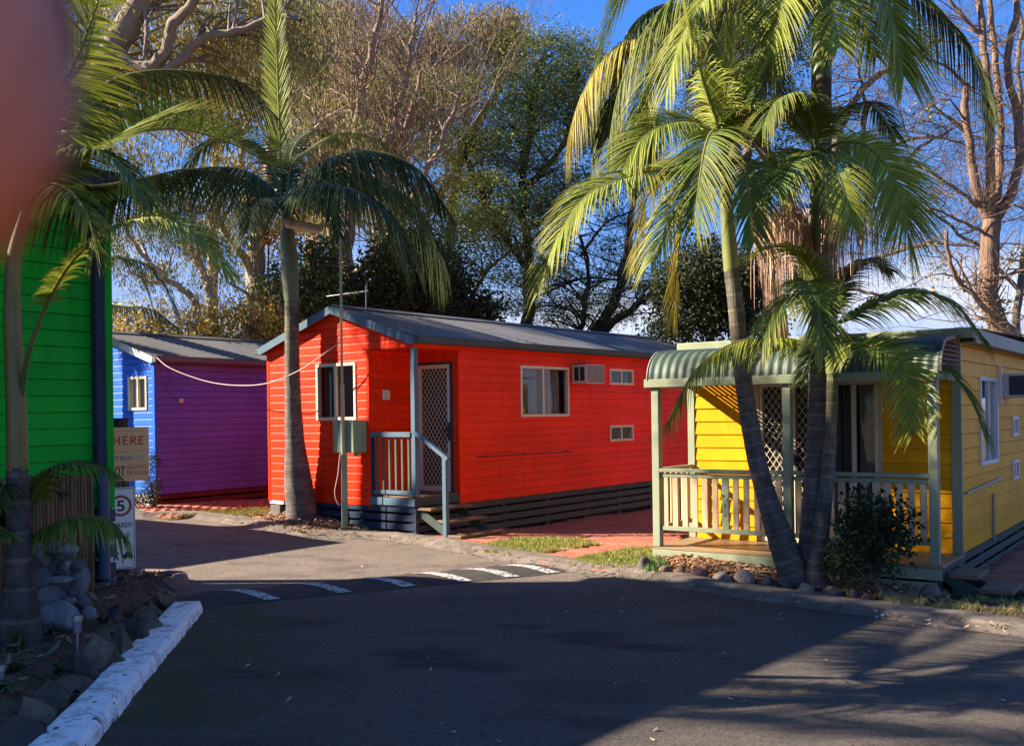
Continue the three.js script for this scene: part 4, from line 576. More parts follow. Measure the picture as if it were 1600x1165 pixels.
function palm(name, label, basePx, opts = {}) { const g = thing(name, label, 'palm', V3(0, 0, 0), 0, /verandah clump|clump before/.test(label) ? 'palms growing together in the bed before the yellow verandah' : 'palms among the cabins'); return g; }
const FR = (g, pts, o, r) => frond(g, pts.map(q => px(...q)), o, r);
function radialFronds(g, c, list, o, r) { // list of [azimuth, rise angle, length, droop]
  for (const [az, el, len, dr, extra] of list) { const P = [], dx = Math.cos(az), dz = Math.sin(az); for (let k = 0; k <= 5; k++) { const q = k / 5, h = len * (Math.sin(el) * q - dr * q * q); const w = len * Math.cos(el) * (q - .18 * dr * q * q); P.push(V3(c.x + dx * w, c.y + h, c.z + dz * w)); } frond(g, P, { ...o, ...extra }, r); }
}
{ // palm in front of the red cabin
  const g = palm('palm', 'tall palm with swollen grey foot in front of the red gable'), r = rngOf(101), d = 15.85, B = pg(470, 810);
  const T = [px(471, 812, d), px(470, 790, d), px(465, 745, d), px(460, 680, d), px(457, 600, d), px(456, 530, d), px(455, 468, d)];
  palmTrunk(g, T, [.245, .22, .155, .13, .118, .112, .106], 1, { ring: .095, greenTop: .5 });
  crownshaft(g, [px(455, 470, d), px(453, 430, d), px(451, 395, d), px(449, 365, d), px(447, 325, d)], [.112, .135, .132, .112, .06], [.13, .155, .07]);
  const c = [447, 335, d];
  FR(g, [c, [425, 300, d - .2], [385, 268, d - .5], [320, 262, d - .8], [262, 278, d - 1.1], [232, 292, d - 1.2]], { ll: .95, w: .024, tone: 'dark', droop: 1.3, lift: -.1, n: 70 }, r);
  FR(g, [c, [432, 280, d + .2], [400, 228, d + .5], [355, 215, d + .8], [310, 235, d + 1], [285, 280, d + 1.1]], { ll: .6, tone: 'dark', droop: .9 }, r);
  FR(g, [c, [470, 290, d - .3], [520, 246, d - .6], [585, 236, d - .8], [650, 262, d - .9], [708, 340, d - .9]], { ll: 1.0, w: .024, tone: 'dark', droop: 1.3, lift: -.15, n: 74 }, r);
  FR(g, [c, [475, 300, d + .2], [530, 270, d + .5], [600, 285, d + .8], [655, 330, d + 1], [695, 410, d + 1.1]], { ll: 1.0, w: .024, tone: 'dark', droop: 1.2, lift: -.1, n: 70 }, r);
  FR(g, [c, [470, 310, d - .8], [510, 290, d - 1.2], [560, 300, d - 1.6], [610, 340, d - 1.8], [640, 400, d - 1.9]], { ll: .95, w: .024, tone: 'dark', droop: 1.1, n: 66 }, r);
  FR(g, [c, [440, 290, d + .3], [436, 190, d + .4], [432, 90, d + .45], [429, -20, d + .5]], { ll: .5, stalk: .3, tone: 'light', tip: 'light', droop: .05, lift: .1, roll: .5, n: 64, a0: .75, a1: 1.15, w: .026 }, r);
  FR(g, [c, [455, 260, d + .5], [482, 235, d + 1.1], [530, 210, d + 1.6], [590, 222, d + 2], [650, 270, d + 2.2]], { ll: .6, tone: 'dark', droop: .8 }, r);
  FR(g, [c, [450, 270, d + .6], [462, 225, d + 1.3], [495, 205, d + 2], [530, 225, d + 2.5]], { ll: .55, tone: 'dark', droop: .6 }, r);
  FR(g, [c, [435, 320, d - .6], [415, 310, d - 1.2], [395, 325, d - 1.7], [385, 365, d - 2]], { ll: .55, tone: 'dark', droop: .9 }, r);
  FR(g, [c, [462, 310, d - .7], [490, 300, d - 1.4], [515, 320, d - 1.8], [530, 370, d - 2]], { ll: .55, tone: 'dark', droop: 1 }, r);
}
{ // left stem of the clump before the verandah, leaning left
  const g = palm('palm', 'left-leaning palm of the clump before the yellow verandah'), r = rngOf(102), d = 10.25;
  palmTrunk(g, [[1246, 918], [1238, 890], [1213, 820], [1188, 740], [1170, 650], [1158, 560], [1149, 470], [1143, 420]].map(q => px(...q, d)), [.160, .138, .102, .094, .089, .085, .080, .076], 2, { ring: .15, greenTop: .35 });
  crownshaft(g, [[1143, 424], [1140, 385], [1137, 345], [1134, 290], [1133, 235]].map(q => px(...q, d)), [.076, .078, .07, .058, .033], [.22, .24, .06]);
  const c = [1134, 245, d];
  FR(g, [c, [1120, 190, d - .1], [1098, 120, d - .2], [1080, 60, d - .2], [1066, 5, d - .2]], { ll: .62, tone: 'light', droop: .45, roll: .3, n: 56, a0: .3, a1: .8 }, r);
  FR(g, [c, [1110, 205, d - .2], [1075, 190, d - .4], [1035, 195, d - .6], [1000, 220, d - .7], [972, 262, d - .8]], { ll: .58, tone: 'light', droop: .5, n: 60, lift: .2, roll: .6 }, r);
  FR(g, [c, [1100, 240, d - .3], [1050, 262, d - .6], [985, 276, d - .9], [922, 302, d - 1.1], [870, 375, d - 1.2], [842, 458, d - 1.2]], { ll: .52, tone: 'light', droop: .55, n: 84, lift: .2, roll: .4, w: .015 }, r);
  FR(g, [c, [1126, 215, d - .4], [1115, 205, d - .7], [1103, 225, d - 1], [1092, 290, d - 1.2], [1085, 352, d - 1.25]], { ll: .6, tone: 'mid', droop: .5, n: 56 }, r);
  FR(g, [c, [1110, 265, d + .2], [1085, 290, d + .5], [1066, 350, d + .7], [1057, 430, d + .8], [1052, 505, d + .8]], { ll: .42, tone: 'yellow', droop: .8, n: 60, roll: .9, torn: 1 }, r);
  FR(g, [c, [1105, 250, d + .5], [1055, 262, d + .9], [1015, 300, d + 1.2], [998, 360, d + 1.3], [990, 430, d + 1.3]], { ll: .3, tone: 'yellow', droop: .9, n: 50, torn: 1 }, r);
  FR(g, [c, [1150, 200, d - .2], [1180, 175, d - .4], [1220, 178, d - .5], [1252, 210, d - .6]], { ll: .5, tone: 'mid', droop: .6 }, r);
  FR(g, [c, [1150, 190, d + .4], [1165, 130, d + .8], [1195, 80, d + 1.2], [1235, 55, d + 1.4]], { ll: .55, tone: 'mid', droop: .6 }, r);
  FR(g, [c, [1145, 250, d - .5], [1160, 262, d - .9], [1172, 310, d - 1.1], [1178, 380, d - 1.2]], { ll: .5, tone: 'mid', droop: .6, n: 50 }, r);
  FR(g, [c, [1132, 170, d + .1], [1140, 100, d + .1], [1150, 40, d + .1]], { ll: .5, tone: 'light', tip: 'light', droop: .2, roll: .6, n: 46 }, r);
  FR(g, [c, [1105, 270, d - .4], [1075, 300, d - .8], [1042, 350, d - 1], [1018, 410, d - 1.1]], { ll: .55, tone: 'light', droop: .7, n: 56 }, r);
}
{ // middle stem, thick, with hanging seed strands
  const g = palm('palm', 'thick middle palm of the verandah clump with hanging brown seed strands'), r = rngOf(103), d = 10.3;
  palmTrunk(g, [[1268, 912], [1267, 880], [1272, 800], [1277, 700], [1280, 600], [1281, 500], [1281, 400]].map(q => px(...q, d)), [.15, .125, .112, .104, .098, .094, .09], 3, { ring: .13, greenTop: .2 });
  crownshaft(g, [[1281, 405], [1281, 360], [1280, 310], [1279, 240]].map(q => px(...q, d)), [.1, .11, .095, .045], [.17, .2, .08]);
  const c = [1279, 245, d];
  FR(g, [c, [1300, 228, d - .1], [1345, 224, d - .3], [1388, 262, d - .5], [1412, 330, d - .6], [1424, 395, d - .6]], { ll: .62, tone: 'light', droop: .45, n: 74, lift: .1, roll: -.75 }, r);
  FR(g, [c, [1262, 240, d - .2], [1230, 252, d - .5], [1196, 285, d - .8], [1172, 330, d - .9]], { ll: .5, tone: 'light', droop: .5, n: 60, roll: .5 }, r);
  FR(g, [c, [1270, 235, d - .5], [1240, 258, d - 1], [1215, 300, d - 1.3]], { ll: .5, tone: 'mid', droop: .8, n: 50 }, r);
  FR(g, [c, [1290, 240, d - .5], [1305, 262, d - 1], [1322, 310, d - 1.3], [1330, 352, d - 1.4]], { ll: .48, tone: 'light', droop: .7, n: 54 }, r);
  FR(g, [c, [1268, 200, d + .3], [1238, 165, d + .6], [1205, 168, d + .9], [1180, 205, d + 1.1]], { ll: .5, tone: 'dark', droop: .7 }, r);
  FR(g, [c, [1298, 200, d + .4], [1330, 165, d + .9], [1370, 170, d + 1.3], [1400, 215, d + 1.5]], { ll: .5, tone: 'dark', droop: .7 }, r);
  FR(g, [c, [1268, 180, d - .3], [1240, 150, d - .6], [1212, 160, d - .8], [1192, 200, d - .9]], { ll: .5, tone: 'mid', droop: .7 }, r);
  // seed strands: stout branched stalks with many hanging threads
  const k = new MB(), s = rngOf(7), o = px(1281, 405, d);
  for (let i = 0; i < 44; i++) { const a = s() * 6.28, R = .12 + .62 * s() ** .7, top = V3(o.x + Math.cos(a) * R, o.y + .55 + .15 * s() - R * .25, o.z + Math.sin(a) * R); const stem = [o.clone().add(V3(Math.cos(a) * .09, .02, Math.sin(a) * .09)), o.clone().lerp(top, .6).add(V3(0, .14, 0)), top]; k.color(.32, .2, .12); k.tube(polyline(stem, 5), [.012, .01, .009, .008, .006, .005], 4); for (let j = 0; j < 18; j++) { const L = .3 + .75 * s() * s(), p0 = stem[1].clone().lerp(top, .2 + .8 * s()), q = V3((s() - .5) * .16, -L, (s() - .5) * .16), t = .6 + .8 * s(); k.color(.50 * t, .31 * t, .22 * t); k.tube([p0, p0.clone().addScaledVector(q, .3).add(V3(q.x * .5, 0, q.z * .5)), p0.clone().addScaledVector(q, .65).add(V3(q.x * .3, 0, q.z * .3)), p0.clone().add(q)], [.0015, .0032, .0028, .0013], 3, { rough: .7, rf: 60 }); } }
  const m = k.build('seed_strands', std(C(1, 1, 1), { roughness: .85 }), g); m.userData.label = 'hanging pinkish brown seed strands';
}
{ // right, slender stem with a low crown
  const g = palm('palm', 'slender right palm of the verandah clump with low spreading crown'), r = rngOf(104), d = 10.1;
  palmTrunk(g, [[1275, 915], [1277, 880], [1287, 800], [1296, 710], [1300, 640], [1301, 580]].map(q => px(...q, d)), [.11, .088, .072, .062, .056, .052], 4, { ring: .12, greenTop: .9 });
  crownshaft(g, [[1301, 584], [1300, 555], [1299, 525], [1296, 490]].map(q => px(...q, d)), [.062, .066, .056, .03], [.2, .22, .06]);
  const c = [1297, 505, d];
  FR(g, [c, [1283, 480, d - .3], [1268, 452, d - .5], [1262, 440, d - .8], [1275, 470, d - 1.2], [1290, 545, d - 1.35]], { ll: .48, tone: 'mid', droop: .5, n: 56 }, r);
  FR(g, [c, [1322, 500, d + .1], [1372, 470, d + .1], [1425, 455, d + .05], [1485, 470, d], [1540, 530, d]], { ll: .5, tone: 'mid', droop: .6, n: 70, lift: .05, roll: -.4 }, r);
  FR(g, [c, [1320, 545, d - .3], [1362, 541, d - .6], [1400, 556, d - .8], [1422, 612, d - 1.2], [1430, 675, d - 1.4]], { ll: .44, tone: 'light', tip: 'yellow', droop: .22, n: 62, lift: .1, roll: -.55, a0: .35, a1: 1.0 }, r);
  FR(g, [c, [1340, 530, d + .2], [1400, 535, d + .2], [1460, 560, d + .1], [1510, 610, d + .05], [1545, 690, d]], { ll: .4, tone: 'mid', droop: .5, n: 64, roll: -.4 }, r);
  FR(g, [c, [1270, 535, d - .2], [1215, 528, d - .4], [1150, 535, d - .5], [1090, 575, d - .6], [1038, 668, d - .65]], { ll: .32, tone: 'light', tip: 'light', droop: 1.0, n: 70, lift: -.1 }, r);
  FR(g, [c, [1275, 470, d + .2], [1240, 425, d + .4], [1200, 400, d + .5], [1165, 402, d + .6]], { ll: .42, tone: 'dark', droop: .6 }, r);
  FR(g, [c, [1280, 450, d - .1], [1250, 400, d - .2], [1215, 385, d - .3], [1180, 395, d - .3]], { ll: .42, tone: 'mid', droop: .5 }, r);
  FR(g, [c, [1310, 460, d + .3], [1330, 420, d + .6], [1362, 405, d + .8], [1395, 425, d + .9]], { ll: .42, tone: 'dark', droop: .6 }, r);
  FR(g, [c, [1285, 520, d - .6], [1265, 560, d - 1], [1250, 600, d - 1.1]], { ll: .3, tone: 'dark', droop: .6, n: 40 }, r);
  FR(g, [c, [1290, 480, d - .5], [1240, 462, d - 1], [1205, 500, d - 1.25], [1190, 545, d - 1.3]], { ll: .42, tone: 'mid', droop: .7, n: 52 }, r);
}
{ // tall palm behind the clump, crown at the top of the picture
  const g = palm('palm', 'tallest palm right of centre, its crown cut by the top edge'), r = rngOf(105), d = 11.3;
  palmTrunk(g, [[1292, 890], [1290, 760], [1288, 560], [1286, 380], [1284, 230], [1284, 120]].map(q => px(...q, d)), [.17, .135, .125, .118, .112, .108], 5, { ring: .13 });
  crownshaft(g, [[1284, 124], [1285, 60], [1286, 0], [1288, -80]].map(q => px(...q, d)), [.108, .12, .1, .05], [.15, .2, .08]);
  const c = [1288, -60, d];
  FR(g, [c, [1320, -60, d - .3], [1370, -20, d - .6], [1398, 40, d - .8], [1412, 120, d - .9]], { ll: .78, tone: 'light', droop: .5, n: 66, lift: .2, w: .024 }, r);
  FR(g, [c, [1275, -70, d - .4], [1245, -45, d - .9], [1222, 5, d - 1.2], [1208, 90, d - 1.3]], { ll: .7, tone: 'light', droop: .5, n: 64, lift: .2 }, r);
  FR(g, [c, [1340, -70, d + .2], [1420, -20, d + .3], [1490, 45, d + .3], [1535, 120, d + .3], [1556, 190, d + .3]], { ll: .6, tone: 'dark', droop: .9, n: 74, lift: -.1 }, r);
  FR(g, [c, [1230, -75, d], [1140, -50, d - .1], [1060, -10, d - .2], [1000, 60, d - .2], [965, 150, d - .2], [950, 235, d - .2]], { ll: .78, tone: 'mid', droop: 1.0, n: 84, lift: -.05 }, r);
  FR(g, [c, [1220, -110, d + .4], [1110, -120, d + .7], [1010, -70, d + .9], [955, 30, d + 1], [928, 130, d + 1]], { ll: .7, tone: 'mid', droop: .8, n: 80 }, r);
  FR(g, [c, [1240, -40, d + .8], [1180, -20, d + 1.3], [1120, 40, d + 1.6], [1080, 130, d + 1.7]], { ll: .7, tone: 'dark', droop: .9, n: 70 }, r);
  FR(g, [c, [1262, -20, d + .7], [1230, 20, d + 1.2], [1200, 90, d + 1.5], [1185, 170, d + 1.6]], { ll: .65, tone: 'dark', droop: .8, n: 60 }, r);
  FR(g, [c, [1310, -30, d + .6], [1345, 20, d + 1.1], [1370, 90, d + 1.4]], { ll: .6, tone: 'mid', droop: .7, n: 54 }, r);
  FR(g, [c, [1290, -30, d - .6], [1300, 10, d - 1.1], [1312, 75, d - 1.4]], { ll: .6, tone: 'light', droop: .6, n: 56 }, r);
  FR(g, [c, [1210, -60, d - .5], [1120, -20, d - .9], [1065, 60, d - 1.2], [1040, 150, d - 1.3]], { ll: .6, tone: 'light', droop: .8, n: 70 }, r);
}
{ // palm behind, left of the clump: drooping yellowish fronds at the top centre
  const g = palm('palm', 'palm behind with drooping yellowish fronds left of the clump'), r = rngOf(106), d = 12.6;
  palmTrunk(g, [[1284, 885], [1284, 760], [1281, 600], [1264, 430], [1222, 290], [1170, 190], [1130, 110]].map(q => px(...q, d)), [.13, .10, .095, .09, .085, .08, .075], 6, { ring: .13 });
  crownshaft(g, [[1132, 114], [1116, 75], [1105, 30]].map(q => px(...q, d)), [.09, .095, .04], [.17, .2, .08]);
  const c = [1105, 40, d];
  FR(g, [c, [1060, 30, d - .2], [1000, 50, d - .4], [940, 95, d - .5], [902, 170, d - .6], [885, 240, d - .6]], { ll: .62, tone: 'yellow', tip: 'yellow', droop: 1.0, n: 76, lift: -.1 }, r);
  FR(g, [c, [1070, 20, d + .3], [1020, 30, d + .5], [970, 80, d + .7], [940, 160, d + .8], [925, 250, d + .8]], { ll: .7, tone: 'mid', droop: 1.1, n: 76, lift: -.1 }, r);
  FR(g, [c, [1075, 55, d - .6], [1040, 85, d - 1], [1005, 140, d - 1.2], [990, 215, d - 1.3]], { ll: .6, tone: 'mid', droop: .9, n: 64 }, r);
  FR(g, [c, [1130, 20, d - .3], [1170, 30, d - .6], [1205, 80, d - .8], [1222, 150, d - .9]], { ll: .6, tone: 'mid', droop: .8, n: 60 }, r);
  FR(g, [c, [1090, -20, d + .4], [1050, -60, d + .8], [1000, -50, d + 1.1], [960, 0, d + 1.3]], { ll: .6, tone: 'mid', droop: .7, n: 60 }, r);
  FR(g, [c, [1070, 10, d - .2], [1030, 10, d - .3], [985, 45, d - .4], [960, 120, d - .45], [950, 215, d - .5]], { ll: .66, tone: 'dark', tip: 'mid', droop: 1.1, n: 80, lift: -.15 }, r);
  FR(g, [c, [1080, 30, d + .1], [1050, 50, d + .2], [1022, 100, d + .3], [1008, 180, d + .3], [1002, 255, d + .3]], { ll: .6, tone: 'mid', droop: 1, n: 76, lift: -.1 }, r);
  FR(g, [c, [1110, 0, d + .6], [1130, -20, d + 1.2], [1165, 20, d + 1.6], [1185, 100, d + 1.7]], { ll: .6, tone: 'dark', droop: .8, n: 60 }, r);
}
{ // near palm at the left edge
  const g = palm('palm', 'near palm with ringed trunk at the left edge of the bed'), r = rngOf(107), d = 7.1;
  palmTrunk(g, [[30, 1012], [30, 985], [30, 930], [28, 860], [27, 780], [26, 730]].map(q => px(...q, d)), [.146, .132, .100, .080, .073, .070], 7, { ring: .2, tint: .62 });
  crownshaft(g, [[26, 735], [25, 660], [21, 560], [18, 480], [22, 400], [40, 330]].map(q => px(...q, d)), [.070, .068, .062, .056, .05, .035], [.2, .155, .035]);
  const c = [42, 322, d];
  FR(g, [[30, 640, d + .02], [42, 560, d - .08], [66, 490, d - .15], [115, 405, d - .3], [175, 358, d - .4], [245, 340, d - .5], [310, 368, d - .6], [362, 432, d - .6]], { ll: .36, tone: 'light', droop: .5, n: 64, stalk: .3, w: .014, thick: .85, roll: -.4 }, r);
  FR(g, [c, [80, 270, d + .1], [150, 229, d + .7], [219, 205, d + 1.2], [290, 203, d + 1.6], [360, 224, d + 1.9], [430, 262, d + 2]], { ll: .62, tone: 'light', tip: 'light', droop: .12, n: 80, lift: .75, roll: -.35, w: .017, a0: .35, a1: .95 }, r);
  FR(g, [c, [80, 220, d + .5], [150, 140, d + 1], [225, 112, d + 1.6], [300, 112, d + 2], [375, 130, d + 2.3], [440, 190, d + 2.4]], { ll: .62, tone: 'dark', droop: .95, n: 80, lift: -.1 }, r);
  FR(g, [c, [60, 240, d - .1], [90, 150, d - .2], [120, 90, d - .3], [150, 10, d - .3], [170, -60, d - .3]], { ll: .55, tone: 'light', tip: 'yellow', droop: .25, n: 56, a0: .1, a1: .6, roll: .3, w: .016 }, r);
  FR(g, [c, [20, 200, d - .1], [-10, 60, d - .2], [-20, -60, d - .2]], { ll: .7, tone: 'light', tip: 'yellow', droop: .2, n: 52, a0: .2, a1: .6, roll: .2, w: .016 }, r);
  FR(g, [c, [90, 290, d + .5], [160, 290, d + 1.2], [225, 278, d + 1.9], [300, 264, d + 2.4], [370, 276, d + 2.6], [402, 296, d + 2.7]], { ll: .58, tone: 'dark', droop: 1.25, n: 80, lift: -.25 }, r);
  FR(g, [c, [90, 260, d - .2], [140, 236, d - .4], [190, 258, d - .5], [232, 318, d - .6]], { ll: .4, tone: 'mid', tip: 'yellow', droop: .6, n: 54, w: .016 }, r);
  FR(g, [c, [70, 290, d - .4], [110, 300, d - .7], [138, 340, d - .8], [150, 400, d - .8]], { ll: .34, tone: 'mid', droop: .6, n: 40, w: .012, torn: 1 }, r);
  FR(g, [c, [10, 270, d - .3], [-60, 240, d - .5], [-140, 270, d - .6], [-200, 360, d - .6]], { ll: .5, tone: 'mid', droop: .7, n: 60 }, r);
  FR(g, [c, [0, 250, d + .5], [-60, 190, d + 1], [-140, 190, d + 1.3], [-200, 260, d + 1.4]], { ll: .5, tone: 'mid', droop: .7, n: 60 }, r);
  FR(g, [c, [50, 240, d + .8], [80, 190, d + 1.5], [120, 190, d + 2], [170, 240, d + 2.3]], { ll: .5, tone: 'dark', droop: .7, n: 60 }, r);
}
{ // young palm low in the bed
  const g = palm('young_palm', 'young palm with low arching fronds before the bamboo screen'), r = rngOf(108), d = 7.6, b = new MB();
  b.tube([px(12, 905, d), px(12, 870, d), px(14, 835, d)], [.05, .045, .03], 8, { col: () => [.12, .11, .05] }); b.build('stem', M_shaft, g);
  const c = [14, 838, d];
  FR(g, [c, [40, 800, d - .1], [55, 762, d - .2], [95, 727, d - .3], [135, 724, d - .35], [180, 742, d - .4]], { ll: .3, tone: 'mid', tip: 'light', droop: .75, n: 34, stalk: .3, w: .019, a0: .3, lift: .15 }, r);
  FR(g, [c, [45, 842, d - .2], [85, 818, d - .35], [125, 806, d - .45], [165, 812, d - .5], [198, 842, d - .5]], { ll: .28, tone: 'mid', tip: 'light', droop: 1.1, n: 28, stalk: .25, w: .026, lift: -.05 }, r);
  FR(g, [c, [0, 790, d - .2], [-30, 745, d - .3], [-80, 735, d - .3]], { ll: .28, tone: 'mid', droop: .7, n: 30, w: .019 }, r);
  FR(g, [c, [30, 790, d + .3], [60, 765, d + .5], [100, 770, d + .6]], { ll: .25, tone: 'dark', droop: .7, n: 30, w: .019 }, r);
  FR(g, [c, [10, 790, d - .4], [5, 760, d - .6], [-10, 790, d - .9]], { ll: .25, tone: 'dark', droop: .7, n: 30, w: .019 }, r);
  FR(g, [c, [0, 830, d - .3], [-20, 820, d - .5], [18, 840, d - .8]], { ll: .2, tone: 'mid', droop: .7, n: 24, w: .019 }, r);
}
{ // palm between the green and blue cabins
  const g = palm('palm', 'small palm behind the green cabin, shading the blue gable'), r = rngOf(109), d = 18.6;
  palmTrunk(g, [[78, 800], [78, 700], [80, 580], [82, 500]].map(q => px(...q, d)), [.13, .1, .09, .08], 9, { ring: .13 });
  crownshaft(g, [[82, 503], [82, 470], [84, 435]].map(q => px(...q, d)), [.08, .085, .035]);
  const c = [84, 440, d];
  FR(g, [c, [150, 412, d - .1], [190, 402, d - .2], [228, 415, d - .3], [258, 450, d - .3], [276, 492, d - .3]], { ll: .5, tone: 'dark', droop: .8, n: 60 }, r);
  FR(g, [c, [155, 470, d - .4], [195, 478, d - .7], [235, 482, d - .8], [282, 515, d - .9]], { ll: .42, tone: 'dark', droop: .9, n: 60, lift: -.1 }, r);
  FR(g, [c, [145, 420, d + .5], [180, 400, d + 1], [215, 420, d + 1.3], [235, 470, d + 1.4]], { ll: .45, tone: 'mid', droop: .8, n: 56 }, r);
  FR(g, [c, [60, 410, d], [20, 400, d], [-20, 450, d]], { ll: .45, tone: 'mid', droop: .8, n: 50 }, r);
  FR(g, [c, [88, 390, d], [100, 340, d], [118, 310, d]], { ll: .45, tone: 'light', droop: .4, n: 50 }, r);
  FR(g, [c, [120, 470, d - .1], [150, 500, d - .2], [170, 550, d - .2]], { ll: .4, tone: 'dark', droop: .8, n: 50 }, r);
}
{ // palm out of the picture to the left; its fronds throw their shade over the near road
  const g = palm('palm', 'palm beyond the left edge, standing before the green wall'), r = rngOf(110), x = -5.1, d = 5.4, P = y => V3(x, y, -d);
  palmTrunk(g, [P(0), P(1.2), P(2.6), P(3.9)], [.15, .12, .105, .09], 10, { ring: .15 }); crownshaft(g, [P(3.88), P(4.4), P(4.9)], [.09, .095, .04]);
  radialFronds(g, P(4.75), [[.1, .9, 2.3, .75], [.8, .7, 2.3, .8], [1.5, 1.0, 2.2, .8], [2.3, .6, 2.3, .8], [3.0, .9, 2.2, .8], [3.8, .6, 2.2, .8], [4.5, .9, 2.3, .8], [5.2, .6, 2.4, .8], [5.8, 1.0, 2.3, .7], [.5, .2, 2.2, .5]], { ll: .5, tone: 'mid', droop: .6, n: 46 }, r);
}
// ---------------------------------------------------------------- trees behind the cabins
function leafClump(kind, seed) { // many small leaves spread through a ball of radius 1
  const r = rngOf(seed), b = new MB(), K = { gum: [80, .26, .034], fine: [190, .11, .026], broad: [85, .20, .085], sparse: [22, .24, .13], small: [150, .10, .05] }[kind];
  for (let i = 0; i < K[0]; i++) {
    let p; do { p = V3(r() * 2 - 1, r() * 2 - 1, r() * 2 - 1); } while (p.lengthSq() > 1); if (kind === 'fine') p.y *= .42; if (kind === 'gum') p.y *= .85;
    const D = kind === 'gum' ? V3((r() - .5) * .9, -.9, (r() - .5) * .9) : kind === 'fine' ? V3(p.x + (r() - .5), (r() - .6) * .5, p.z + (r() - .5)) : V3(r() - .5, (r() - .65) * .8, r() - .5); D.normalize();
    const W = V3().crossVectors(D, V3(r() - .5, r() - .5, r() - .5)).normalize(), L = K[1] * (.7 + .6 * r()), w = K[2] * (.7 + .6 * r()), t = .65 + .7 * r(), y = r(); b.color(t * (1 + .25 * y), t, t * (.8 + .2 * y));
    const q = p.clone().addScaledVector(D, L), m = p.clone().addScaledVector(D, L * .45); m.y += .02;
    b.tri(p, m.clone().addScaledVector(W, w), q); b.tri(p, q, m.clone().addScaledVector(W, -w));
  }
  return b.geometry();
}
const clumps = {}; const clumpOf = (k, v) => clumps[k + v] ??= leafClump(k, 500 + v * 17 + k.length);
const M_leaf = withCol(phys(C(1, 1, 1), { roughness: .7, specularIntensity: .25, transmission: .3, thickness: 0, side: THREE.DoubleSide }));
const barkMat = (r, g, b) => std(C(r, g, b), { roughness: .9, map: T_bark, bumpMap: T_barkB, bumpScale: .01 });
const BARK = { pale: barkMat(.46, .37, .29), brown: barkMat(.40, .28, .19), dark: barkMat(.05, .04, .032), red: barkMat(.25, .155, .105), limb: barkMat(.30, .22, .16), grey: barkMat(.20, .16, .13) };
function wiggle(pts, n, amp, seed) { const P = polyline(pts, n); return P.map((p, i) => p.clone().add(V3(amp * N3(i * .35, seed, 1), amp * .5 * N3(i * .35, seed, 2), amp * N3(i * .35, seed, 3)).multiplyScalar(i ? 1 : 0))); }
function twigTree(b, p, dir, len, rad, depth, r, o) { // recursive bare branching
  const n = 4, pts = [p.clone()], d = dir.clone(); let q = p.clone();
  for (let i = 1; i <= n; i++) { d.add(V3((r() - .5) * o.kink, (r() - .5) * o.kink + (o.up ?? .06), (r() - .5) * o.kink)).normalize(); q = q.clone().addScaledVector(d, len / n); pts.push(q); }
  b.tube(pts, [rad, rad * .9, rad * .8, rad * .7, rad * .58], rad > .03 ? 6 : rad > .012 ? 4 : 3);
  if (depth <= 0) { if (o.tips) o.tips.push(q); return; }
  const kids = o.kids ?? 3; for (let k = 0; k < kids; k++) { const at = k === 0 ? q : pts[1 + Math.floor(r() * n)], a = (o.spread ?? .7) * (.5 + .8 * r()); const ax = V3(r() - .5, r() - .5, r() - .5).cross(d).normalize(), nd = d.clone().applyAxisAngle(ax, k === 0 ? a * .5 : a); twigTree(b, at, nd, len * (.62 + .25 * r()), rad * (k === 0 ? .6 : .48), depth - 1, r, o); }
}
const TREES = 'trees standing behind the cabins';
